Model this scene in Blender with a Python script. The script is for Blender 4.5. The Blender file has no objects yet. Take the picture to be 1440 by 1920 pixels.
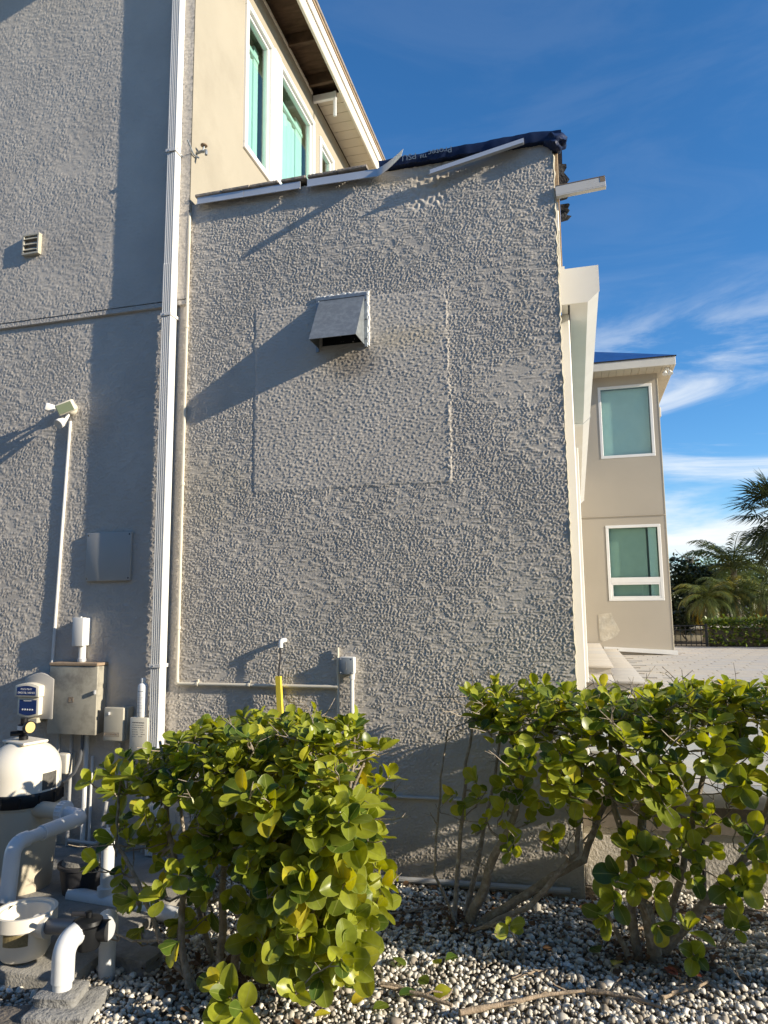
import bpy, bmesh, math, random
import numpy as np
from mathutils import Vector, Matrix, Quaternion

random.seed(11)
RNG = np.random.default_rng(11)
SC = bpy.context.scene
COL = SC.collection

# ------------------------------------------------------------------ camera, sky, sun, exposure
F_PX = 1330.0                                  # focal length in pixels of the 1440 x 1920 photograph
YAW, PITCH, ROLL = math.radians(15.0), math.radians(7.5), math.radians(-0.6)
EYE = Vector((0, 0, 1.58))
FWD = Vector((-math.sin(YAW) * math.cos(PITCH), math.cos(YAW) * math.cos(PITCH), math.sin(PITCH)))
_r = FWD.cross(Vector((0, 0, 1))).normalized(); _u = _r.cross(FWD)
RGT = _r * math.cos(ROLL) + _u * math.sin(ROLL)
UPV = -_r * math.sin(ROLL) + _u * math.cos(ROLL)
cam_data = bpy.data.cameras.new('camera')
cam_data.sensor_fit = 'VERTICAL'; cam_data.sensor_height = 24.0
cam_data.lens = F_PX / 1920.0 * 24.0
cam_data.clip_start = 0.05; cam_data.clip_end = 3000
cam = bpy.data.objects.new('camera', cam_data); COL.objects.link(cam)
R3 = Matrix((RGT, UPV, -FWD)).transposed()
cam.matrix_world = Matrix.Translation(EYE) @ R3.to_4x4()
SC.camera = cam

SUN_R, SUN_S = 6.1, 0.356                      # shadow run per metre of projection, shadow drop per metre of run
TO_SUN = Vector((1.0, -1.0 / SUN_R, SUN_S)).normalized()
SUN_EL = math.asin(TO_SUN.z); SUN_AZ = math.atan2(TO_SUN.x, TO_SUN.y)
sun_data = bpy.data.lights.new('sun', 'SUN'); sun_data.energy = 5.0
sun_data.angle = math.radians(0.53); sun_data.color = (1.0, 0.89, 0.71)
sun = bpy.data.objects.new('sun', sun_data); COL.objects.link(sun)
sun.location = (30, -5, 14); sun.rotation_euler = TO_SUN.to_track_quat('Z', 'Y').to_euler()

world = bpy.data.worlds.new('World'); SC.world = world; world.use_nodes = True
wn, wl = world.node_tree.nodes, world.node_tree.links
wn.clear()
w_out = wn.new('ShaderNodeOutputWorld'); w_bg = wn.new('ShaderNodeBackground')
w_sky = wn.new('ShaderNodeTexSky'); w_sky.sky_type = 'NISHITA'; w_sky.sun_disc = False
w_sky.sun_elevation = SUN_EL; w_sky.sun_rotation = SUN_AZ
w_sky.air_density = 1.0; w_sky.dust_density = 0.0; w_sky.ozone_density = 5.0
w_bg.inputs['Strength'].default_value = 0.135
# thin cirrus: streaky noise on the sky sphere, thicker towards the horizon
w_tc = wn.new('ShaderNodeTexCoord')
w_sep = wn.new('ShaderNodeSeparateXYZ'); wl.new(w_tc.outputs['Generated'], w_sep.inputs[0])
w_map = wn.new('ShaderNodeMapping'); w_map.inputs['Rotation'].default_value = (0.0, math.radians(-9), 0)
w_map.inputs['Scale'].default_value = (2.3, 2.3, 10.5); w_map.inputs['Location'].default_value = (3.1, 0.9, 0.35)
wl.new(w_tc.outputs['Generated'], w_map.inputs[0])
w_n = wn.new('ShaderNodeTexNoise'); w_n.inputs['Scale'].default_value = 1.25; w_n.inputs['Detail'].default_value = 8
w_n.inputs['Roughness'].default_value = 0.6; w_n.inputs['Distortion'].default_value = 0.6
wl.new(w_map.outputs[0], w_n.inputs['Vector'])
w_r = wn.new('ShaderNodeMapRange'); w_r.interpolation_type = 'SMOOTHSTEP'
w_r.inputs['From Min'].default_value = 0.42; w_r.inputs['From Max'].default_value = 0.66
wl.new(w_n.outputs['Fac'], w_r.inputs['Value'])
w_el = wn.new('ShaderNodeMapRange'); w_el.interpolation_type = 'SMOOTHSTEP'
w_el.inputs['From Min'].default_value = 0.44; w_el.inputs['From Max'].default_value = 0.16
w_el.inputs['To Min'].default_value = 0.03; w_el.inputs['To Max'].default_value = 1.0
wl.new(w_sep.outputs['Z'], w_el.inputs['Value'])
w_mul = wn.new('ShaderNodeMath'); w_mul.operation = 'MULTIPLY'
wl.new(w_r.outputs[0], w_mul.inputs[0]); wl.new(w_el.outputs[0], w_mul.inputs[1])
w_mix = wn.new('ShaderNodeMix'); w_mix.data_type = 'RGBA'
w_mix.inputs['B'].default_value = (5.0, 5.2, 5.3, 1)
wl.new(w_mul.outputs[0], w_mix.inputs['Factor']); w_hs = wn.new('ShaderNodeHueSaturation'); w_hs.inputs['Saturation'].default_value = 1.15
wl.new(w_sky.outputs[0], w_hs.inputs['Color']); wl.new(w_hs.outputs[0], w_mix.inputs['A'])
wl.new(w_mix.outputs['Result'], w_bg.inputs['Color']); wl.new(w_bg.outputs[0], w_out.inputs['Surface'])

SC.view_settings.view_transform = 'Standard'; SC.view_settings.look = 'None'
SC.view_settings.exposure = 0.58; SC.view_settings.gamma = 1.0; SC.view_settings.use_curve_mapping = False
SC.render.engine = 'CYCLES'
SC.cycles.max_bounces = 8; SC.cycles.transparent_max_bounces = 8
SC.cycles.use_denoising = True

# ------------------------------------------------------------------ rays through the photograph: point on a plane of known depth
def _ray(x, y): return FWD * F_PX + RGT * (x - 720.0) - UPV * (y - 960.0)
def onY(x, y, Y): d = _ray(x, y); return EYE + d * (Y / d.y)
def onX(x, y, X): d = _ray(x, y); return EYE + d * (X / d.x)
def onZ(x, y, Z): d = _ray(x, y); return EYE + d * ((Z - EYE.z) / d.z)
NF, NR, NU, NE = (np.array(v) for v in (FWD, RGT, UPV, EYE))
def project(P):
    d = np.asarray(P) - NE; z = d @ NF
    return 720 + F_PX * (d @ NR) / z, 960 - F_PX * (d @ NU) / z, z

WY = 4.187                                     # plane of the long stuccoed wall
UY = WY - 0.024                                # upper storey of the gable stands proud of it
CX0, CX1 = -2.505, -0.024                      # ends of the annex wall
PATIO_Z = 0.53
WING_Y = 15.55

# ------------------------------------------------------------------ materials
MATS = {}
def mat(name, col, rough=0.6, metal=0.0, var=0.12, vscale=6.0, bump=0.0, bscale=60.0, spec=0.5, col2=None, c2scale=3.0,
        c2lo=0.5, c2hi=0.7, coat=0.0, detail=5.0, stretch=None):
    if name in MATS: return MATS[name]
    m = bpy.data.materials.new(name); m.use_nodes = True; n, l = m.node_tree.nodes, m.node_tree.links
    b = n['Principled BSDF']; b.inputs['Roughness'].default_value = rough; b.inputs['Metallic'].default_value = metal
    b.inputs['Specular IOR Level'].default_value = spec; b.inputs['Coat Weight'].default_value = coat
    g = n.new('ShaderNodeNewGeometry'); vec = g.outputs['Position']
    if stretch:
        mp = n.new('ShaderNodeMapping'); mp.inputs['Scale'].default_value = stretch; l.new(vec, mp.inputs[0]); vec = mp.outputs[0]
    nz = n.new('ShaderNodeTexNoise'); nz.inputs['Scale'].default_value = vscale; nz.inputs['Detail'].default_value = detail
    l.new(vec, nz.inputs['Vector'])
    mr = n.new('ShaderNodeMapRange'); mr.inputs['From Min'].default_value = 0.25; mr.inputs['From Max'].default_value = 0.75
    mr.inputs['To Min'].default_value = 1 - var; mr.inputs['To Max'].default_value = 1 + var
    l.new(nz.outputs['Fac'], mr.inputs['Value'])
    src = None
    if col2:
        n2 = n.new('ShaderNodeTexNoise'); n2.inputs['Scale'].default_value = c2scale; n2.inputs['Detail'].default_value = 8
        n2.inputs['Roughness'].default_value = 0.65
        l.new(vec, n2.inputs['Vector'])
        r2 = n.new('ShaderNodeMapRange'); r2.inputs['From Min'].default_value = c2lo; r2.inputs['From Max'].default_value = c2hi
        l.new(n2.outputs['Fac'], r2.inputs['Value'])
        mx = n.new('ShaderNodeMix'); mx.data_type = 'RGBA'; mx.inputs['A'].default_value = (*col, 1); mx.inputs['B'].default_value = (*col2, 1)
        l.new(r2.outputs[0], mx.inputs['Factor']); src = mx.outputs['Result']
    hs = n.new('ShaderNodeHueSaturation')
    if src: l.new(src, hs.inputs['Color'])
    else: hs.inputs['Color'].default_value = (*col, 1)
    l.new(mr.outputs[0], hs.inputs['Value']); l.new(hs.outputs[0], b.inputs['Base Color'])
    if bump:
        nb = n.new('ShaderNodeTexNoise'); nb.inputs['Scale'].default_value = bscale; nb.inputs['Detail'].default_value = 4
        l.new(vec, nb.inputs['Vector'])
        bp = n.new('ShaderNodeBump'); bp.inputs['Distance'].default_value = bump; bp.inputs['Strength'].default_value = 1.0
        l.new(nb.outputs['Fac'], bp.inputs['Height']); l.new(bp.outputs[0], b.inputs['Normal'])
    MATS[name] = m; return m

mat('stucco_grey', (0.605, 0.555, 0.49), 0.85, var=0.10, vscale=2.2, bump=0.0012, bscale=260, spec=0.25, col2=(0.64, 0.58, 0.50), c2scale=1.1, c2lo=0.5, c2hi=0.75)
mat('stucco_plain', (0.58, 0.535, 0.475), 0.85, var=0.1, vscale=2.2, bump=0.008, bscale=55, spec=0.25)
mat('stucco_beige', (0.385, 0.345, 0.268), 0.85, var=0.07, vscale=1.6, bump=0.0012, bscale=120, spec=0.25, col2=(0.315, 0.28, 0.215), c2scale=1.3, c2lo=0.48, c2hi=0.75)
mat('stucco_tan', (0.455, 0.405, 0.33), 0.85, var=0.09, vscale=0.7, bump=0.002, bscale=60, spec=0.25, col2=(0.45, 0.40, 0.33), c2scale=0.5, c2lo=0.45, c2hi=0.7)
mat('stucco_cream', (0.55, 0.50, 0.39), 0.85, var=0.08, vscale=6, bump=0.004, bscale=45, spec=0.25)
mat('patch_render', (0.50, 0.45, 0.36), 0.85, var=0.25, vscale=5, bump=0.01, bscale=12, col2=(0.56, 0.52, 0.44), c2scale=6, c2lo=.45, c2hi=.6)
mat('white_metal', (0.76, 0.75, 0.72), 0.38, var=0.05, vscale=5, col2=(0.66, 0.64, 0.59), c2scale=2.5, c2lo=0.55, c2hi=0.8, stretch=(1, 1, 0.15))
mat('white_frame', (0.80, 0.79, 0.76), 0.4, var=0.03)
mat('flashing', (0.62, 0.63, 0.65), 0.35, metal=0.35, var=0.08, vscale=8)
mat('rusty_white', (0.72, 0.69, 0.64), 0.55, var=0.06, col2=(0.22, 0.10, 0.05), c2scale=9, c2lo=0.60, c2hi=0.68)
mat('galvanised', (0.30, 0.33, 0.35), 0.45, metal=0.6, var=0.10, vscale=18, col2=(0.38, 0.41, 0.43), c2scale=30, c2lo=0.45, c2hi=0.6)
mat('sealant', (0.82, 0.82, 0.80), 0.6, var=0.06, bump=0.004, bscale=120)
mat('pvc', (0.74, 0.75, 0.75), 0.32, var=0.05, vscale=6, col2=(0.60, 0.58, 0.53), c2scale=5, c2lo=0.58, c2hi=0.78)
mat('conduit_white', (0.76, 0.75, 0.72), 0.45, var=0.05)
mat('conduit_cream', (0.68, 0.63, 0.52), 0.5, var=0.07)
mat('conduit_grey', (0.40, 0.40, 0.395), 0.55, var=0.08)
mat('box_grey', (0.26, 0.29, 0.32), 0.5, var=0.06)
mat('panel_grey', (0.47, 0.445, 0.405), 0.5, var=0.03)
mat('panel_steel', (0.46, 0.43, 0.35), 0.5, metal=0.15, var=0.10, vscale=14, col2=(0.25, 0.23, 0.19), c2scale=7, c2lo=0.48, c2hi=0.66)
mat('panel_rust', (0.33, 0.24, 0.16), 0.7, var=0.2, vscale=30)
mat('tan_plastic', (0.52, 0.48, 0.38), 0.45, var=0.05)
mat('cream_plastic', (0.74, 0.69, 0.57), 0.4, var=0.05)
mat('tank_cream', (0.80, 0.75, 0.65), 0.42, var=0.05, vscale=4)
mat('tank_tan', (0.58, 0.52, 0.40), 0.5, var=0.07, vscale=5)
mat('black_plastic', (0.009, 0.010, 0.012), 0.45, var=0.15, spec=0.35)
mat('black_rubber', (0.03, 0.03, 0.035), 0.6, var=0.2)
mat('grey_pipe', (0.12, 0.125, 0.135), 0.45, var=0.1)
mat('navy_panel', (0.018, 0.045, 0.17), 0.3, var=0.08, spec=0.5)
mat('gauge_face', (0.75, 0.55, 0.22), 0.3, var=0.05)
mat('white_print', (0.80, 0.80, 0.80), 0.6, var=0.02)
mat('grey_print', (0.16, 0.21, 0.27), 0.6, var=0.02)
mat('dark_print', (0.06, 0.06, 0.06), 0.6, var=0.02)
mat('label_dark', (0.10, 0.095, 0.085), 0.5, var=0.3, vscale=90)
mat('label_gold', (0.24, 0.19, 0.09), 0.4, var=0.3, vscale=90)
mat('yellow_pvc', (0.80, 0.64, 0.07), 0.45, var=0.05)
mat('concrete', (0.30, 0.285, 0.255), 0.9, var=0.18, vscale=7, bump=0.006, bscale=90, spec=0.25, col2=(0.20, 0.19, 0.17), c2scale=4, c2lo=0.45, c2hi=0.65)
mat('concrete_block', (0.27, 0.265, 0.255), 0.9, var=0.18, vscale=20, bump=0.012, bscale=60, spec=0.25)
mat('rock', (0.15, 0.13, 0.11), 0.9, var=0.25, vscale=15, bump=0.02, bscale=30)
mat('soil', (0.17, 0.145, 0.115), 0.95, var=0.35, vscale=20, bump=0.02, bscale=60, spec=0.2, col2=(0.16, 0.14, 0.11), c2scale=45, c2lo=0.5, c2hi=0.6)
mat('bark', (0.30, 0.25, 0.19), 0.9, var=0.3, vscale=40, bump=0.006, bscale=120, spec=0.2, col2=(0.42, 0.38, 0.32), c2scale=25, c2lo=0.5, c2hi=0.65)
mat('dead_wood', (0.36, 0.28, 0.20), 0.9, var=0.3, vscale=40, bump=0.006, bscale=140, spec=0.2)
mat('palm_trunk', (0.24, 0.21, 0.17), 0.9, var=0.3, vscale=14, bump=0.02, bscale=25, spec=0.2)
mat('raw_wood', (0.42, 0.31, 0.20), 0.8, var=0.25, vscale=12, stretch=(8, 0.6, 8), spec=0.25)
mat('dark_wood', (0.10, 0.065, 0.04), 0.85, var=0.4, vscale=8, stretch=(1, 4, 1), spec=0.2)
mat('soffit_cream', (0.64, 0.565, 0.44), 0.6, var=0.05)
mat('fascia_cream', (0.70, 0.64, 0.53), 0.5, var=0.06)
mat('roof_tile', (0.30, 0.26, 0.22), 0.85, var=0.25, vscale=14, bump=0.01, bscale=40)
mat('underlay_navy', (0.009, 0.021, 0.068), 0.5, var=0.15, vscale=12, bump=0.002, bscale=22, spec=0.3)
mat('underlay_blue', (0.012, 0.07, 0.24), 0.45, var=0.25, vscale=3, col2=(0.10, 0.22, 0.45), c2scale=9, c2lo=0.60, c2hi=0.70)
mat('torn_felt', (0.012, 0.012, 0.014), 0.8, var=0.3, vscale=30, bump=0.02, bscale=40)
mat('travertine', (0.55, 0.50, 0.425), 0.6, var=0.09, vscale=2.5, bump=0.0015, bscale=60, spec=0.3, col2=(0.48, 0.435, 0.375), c2scale=7, c2lo=0.45, c2hi=0.7, stretch=(0.5, 3, 3))
mat('travertine_grey', (0.50, 0.47, 0.425), 0.6, var=0.10, vscale=2.5, bump=0.0015, bscale=60, spec=0.3, stretch=(0.5, 3, 3))
mat('joint_sand', (0.20, 0.17, 0.14), 0.95, var=0.15, vscale=30)
mat('red_leaf', (0.28, 0.06, 0.02), 0.7, var=0.3, vscale=60)

def add_stains():
    """soot under the exhaust hood and pale weathering beside it, as blotches on the paint"""
    m = MATS['stucco_grey']; n, l = m.node_tree.nodes, m.node_tree.links; b = n['Principled BSDF']
    src = b.inputs['Base Color'].links[0].from_socket
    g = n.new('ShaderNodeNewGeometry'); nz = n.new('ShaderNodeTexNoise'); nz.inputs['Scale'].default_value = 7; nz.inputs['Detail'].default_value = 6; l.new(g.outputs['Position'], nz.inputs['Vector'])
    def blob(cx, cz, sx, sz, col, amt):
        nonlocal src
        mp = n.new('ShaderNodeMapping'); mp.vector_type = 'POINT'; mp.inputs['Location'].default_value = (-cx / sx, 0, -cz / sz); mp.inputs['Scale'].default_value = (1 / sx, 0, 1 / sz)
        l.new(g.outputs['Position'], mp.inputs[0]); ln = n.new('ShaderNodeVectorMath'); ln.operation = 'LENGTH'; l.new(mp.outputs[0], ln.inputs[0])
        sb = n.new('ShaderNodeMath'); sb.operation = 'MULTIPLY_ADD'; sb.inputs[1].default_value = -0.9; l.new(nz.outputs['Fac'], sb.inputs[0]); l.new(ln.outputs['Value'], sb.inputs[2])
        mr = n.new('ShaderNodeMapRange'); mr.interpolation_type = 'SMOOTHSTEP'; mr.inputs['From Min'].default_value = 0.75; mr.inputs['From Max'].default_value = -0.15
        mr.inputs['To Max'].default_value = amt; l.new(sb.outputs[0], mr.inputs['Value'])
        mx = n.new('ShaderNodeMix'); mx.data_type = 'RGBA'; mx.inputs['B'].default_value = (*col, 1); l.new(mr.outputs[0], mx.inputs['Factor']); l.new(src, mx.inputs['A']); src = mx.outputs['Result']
    blob(-1.32, 3.13, .20, .13, (0.24, 0.20, 0.16), .55)
    blob(-0.95, 3.25, .28, .10, (0.66, 0.56, 0.40), .5)
    blob(-2.30, 2.35, .30, .35, (0.60, 0.53, 0.41), .4)
    blob(-0.80, 4.30, .16, .14, (0.58, 0.50, 0.38), .6)
    blob(-1.10, 4.33, .16, .06, (0.60, 0.50, 0.36), .6)
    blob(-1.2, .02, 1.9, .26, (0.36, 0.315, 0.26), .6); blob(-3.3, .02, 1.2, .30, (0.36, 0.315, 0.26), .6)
    blob(-1.75, 4.05, .05, .45, (0.50, 0.46, 0.40), .5); blob(-0.25, 3.6, .05, .8, (0.52, 0.48, 0.42), .5)
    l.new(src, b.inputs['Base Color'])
add_stains()
def glass_mat(name, tint, rough=0.03):
    m = bpy.data.materials.new(name); m.use_nodes = True; n, l = m.node_tree.nodes, m.node_tree.links
    b = n['Principled BSDF']; b.inputs['Base Color'].default_value = (*tint, 1); b.inputs['Roughness'].default_value = 0.25
    b.inputs['Specular IOR Level'].default_value = 0.3
    b.inputs['Coat Weight'].default_value = 1.0; b.inputs['Coat Roughness'].default_value = rough; b.inputs['Coat IOR'].default_value = 1.7
    MATS[name] = m
glass_mat('glass_aqua', (0.20, 0.42, 0.345))
glass_mat('glass_teal', (0.14, 0.25, 0.23))
glass_mat('glass_blind', (0.25, 0.30, 0.20))

def leaf_mat(name, lo, hi, yellow, margin=True, transl=0.35, rough=0.33):
    m = bpy.data.materials.new(name); m.use_nodes = True; n, l = m.node_tree.nodes, m.node_tree.links
    out = n['Material Output']; b = n['Principled BSDF']; b.inputs['Roughness'].default_value = rough
    b.inputs['Specular IOR Level'].default_value = 0.45
    at = n.new('ShaderNodeAttribute'); at.attribute_name = 'rnd'
    oi = n.new('ShaderNodeObjectInfo')
    ad = n.new('ShaderNodeMath'); ad.operation = 'ADD'; l.new(at.outputs['Fac'], ad.inputs[0]); l.new(oi.outputs['Random'], ad.inputs[1])
    fr = n.new('ShaderNodeMath'); fr.operation = 'FRACT'; l.new(ad.outputs[0], fr.inputs[0])
    cr = n.new('ShaderNodeValToRGB'); cr.color_ramp.elements[0].color = (*lo, 1); cr.color_ramp.elements[1].color = (*yellow, 1)
    e = cr.color_ramp.elements.new(0.66); e.color = (*hi, 1); e2 = cr.color_ramp.elements.new(0.9); e2.color = (*hi, 1)
    l.new(fr.outputs[0], cr.inputs[0]); colout = cr.outputs[0]
    g = n.new('ShaderNodeNewGeometry')
    nz = n.new('ShaderNodeTexNoise'); nz.inputs['Scale'].default_value = 38; nz.inputs['Detail'].default_value = 3; l.new(g.outputs['Position'], nz.inputs['Vector'])
    mr = n.new('ShaderNodeMapRange'); mr.inputs['From Min'].default_value = .3; mr.inputs['From Max'].default_value = .7
    mr.inputs['To Min'].default_value = .85; mr.inputs['To Max'].default_value = 1.15; l.new(nz.outputs['Fac'], mr.inputs['Value'])
    hs = n.new('ShaderNodeHueSaturation'); l.new(colout, hs.inputs['Color']); l.new(mr.outputs[0], hs.inputs['Value']); colout = hs.outputs[0]
    if margin:                                  # pale rim and midrib, from the leaf's own UV
        uv = n.new('ShaderNodeUVMap'); sp = n.new('ShaderNodeSeparateXYZ'); l.new(uv.outputs[0], sp.inputs[0])
        r1 = n.new('ShaderNodeMapRange'); r1.inputs['From Min'].default_value = .93; r1.inputs['From Max'].default_value = .99; l.new(sp.outputs['Y'], r1.inputs['Value'])
        r2 = n.new('ShaderNodeMapRange'); r2.inputs['From Min'].default_value = .07; r2.inputs['From Max'].default_value = .02
        ab = n.new('ShaderNodeMath'); ab.operation = 'ABSOLUTE'; l.new(sp.outputs['X'], ab.inputs[0]); l.new(ab.outputs[0], r2.inputs['Value'])
        mxm = n.new('ShaderNodeMath'); mxm.operation = 'MAXIMUM'; l.new(r1.outputs[0], mxm.inputs[0]); l.new(r2.outputs[0], mxm.inputs[1])
        ml = n.new('ShaderNodeMath'); ml.operation = 'MULTIPLY'; ml.inputs[1].default_value = 0.55; l.new(mxm.outputs[0], ml.inputs[0])
        mx = n.new('ShaderNodeMix'); mx.data_type = 'RGBA'; mx.inputs['B'].default_value = (0.42, 0.46, 0.14, 1)
        l.new(ml.outputs[0], mx.inputs['Factor']); l.new(colout, mx.inputs['A']); colout = mx.outputs['Result']
    l.new(colout, b.inputs['Base Color'])
    tr = n.new('ShaderNodeBsdfTranslucent'); h2 = n.new('ShaderNodeHueSaturation'); h2.inputs['Hue'].default_value = 0.485; h2.inputs['Saturation'].default_value = 1.1
    h2.inputs['Value'].default_value = 1.25; l.new(colout, h2.inputs['Color']); l.new(h2.outputs[0], tr.inputs['Color'])
    ms = n.new('ShaderNodeMixShader'); ms.inputs[0].default_value = transl
    l.new(b.outputs[0], ms.inputs[1]); l.new(tr.outputs[0], ms.inputs[2]); l.new(ms.outputs[0], out.inputs['Surface'])
    MATS[name] = m
def clear_glass(name, tint):
    m = bpy.data.materials.new(name); m.use_nodes = True; n, l = m.node_tree.nodes, m.node_tree.links; n.remove(n['Principled BSDF'])
    tr = n.new('ShaderNodeBsdfTransparent'); tr.inputs[0].default_value = (*tint, 1); gl = n.new('ShaderNodeBsdfGlossy'); gl.inputs['Roughness'].default_value = 0.01
    gl.inputs['Color'].default_value = (0.9, 0.97, 0.95, 1)
    fr = n.new('ShaderNodeFresnel'); fr.inputs[0].default_value = 1.75; ms = n.new('ShaderNodeMixShader')
    ge = n.new('ShaderNodeNewGeometry'); iv = n.new('ShaderNodeMath'); iv.operation = 'SUBTRACT'; iv.inputs[0].default_value = 1.0; l.new(ge.outputs['Backfacing'], iv.inputs[1])
    ml = n.new('ShaderNodeMath'); ml.operation = 'MULTIPLY'; l.new(fr.outputs[0], ml.inputs[0]); l.new(iv.outputs[0], ml.inputs[1])
    l.new(ml.outputs[0], ms.inputs[0]); l.new(tr.outputs[0], ms.inputs[1]); l.new(gl.outputs[0], ms.inputs[2]); l.new(ms.outputs[0], n['Material Output'].inputs['Surface']); MATS[name] = m
clear_glass('pane_aqua', (0.80, 0.945, 0.91)); clear_glass('pane_teal', (0.80, 0.915, 0.90))
mat('curtain', (0.74, 0.75, 0.71), 0.8, var=0.04); mat('interior', (0.30, 0.30, 0.28), 0.9, var=0.1)
mat('blind_reflection', (0.52, 0.52, 0.44), 0.8, var=0.06)  # pale olive stands in for the reflection in the lower wing window
leaf_mat('leaf', (0.06, 0.12, 0.02), (0.42, 0.455, 0.045), (0.64, 0.54, 0.05), transl=0.42)
leaf_mat('leaf_far', (0.05, 0.085, 0.025), (0.10, 0.15, 0.03), (0.20, 0.21, 0.04), margin=False, transl=0.2)
leaf_mat('leaf_hedge_far', (0.07, 0.115, 0.02), (0.15, 0.21, 0.03), (0.36, 0.36, 0.06), margin=False, transl=0.25)
leaf_mat('leaf_dark', (0.022, 0.035, 0.016), (0.045, 0.068, 0.026), (0.08, 0.10, 0.04), margin=False, transl=0.12)
leaf_mat('frond', (0.075, 0.10, 0.028), (0.13, 0.16, 0.04), (0.30, 0.25, 0.04), margin=False, transl=0.2)
leaf_mat('frond_dark', (0.03, 0.045, 0.02), (0.055, 0.075, 0.03), (0.10, 0.10, 0.04), margin=False, transl=0.12)
leaf_mat('frond_yellow', (0.30, 0.21, 0.03), (0.42, 0.30, 0.04), (0.30, 0.16, 0.05), margin=False, transl=0.2)

def pebble_mat():
    m = bpy.data.materials.new('pebble'); m.use_nodes = True; n, l = m.node_tree.nodes, m.node_tree.links
    b = n['Principled BSDF']; b.inputs['Roughness'].default_value = 0.7; b.inputs['Specular IOR Level'].default_value = 0.3
    at = n.new('ShaderNodeAttribute'); at.attribute_name = 'rnd'
    cr = n.new('ShaderNodeValToRGB'); els = cr.color_ramp.elements
    els[0].color = (0.22, 0.185, 0.145, 1); els[1].color = (0.86, 0.84, 0.79, 1)
    for p, c in ((.20, (0.40, 0.36, 0.30)), (.50, (0.60, 0.555, 0.47)), (.8, (0.77, 0.735, 0.66))):
        e = els.new(p); e.color = (*c, 1)
    l.new(at.outputs['Fac'], cr.inputs[0])
    g = n.new('ShaderNodeNewGeometry'); nz = n.new('ShaderNodeTexNoise'); nz.inputs['Scale'].default_value = 120; l.new(g.outputs['Position'], nz.inputs['Vector'])
    mr = n.new('ShaderNodeMapRange'); mr.inputs['To Min'].default_value = .78; mr.inputs['To Max'].default_value = 1.2; l.new(nz.outputs['Fac'], mr.inputs['Value'])
    hs = n.new('ShaderNodeHueSaturation'); l.new(cr.outputs[0], hs.inputs['Color']); l.new(mr.outputs[0], hs.inputs['Value'])
    l.new(hs.outputs[0], b.inputs['Base Color']); MATS['pebble'] = m
pebble_mat()

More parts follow.
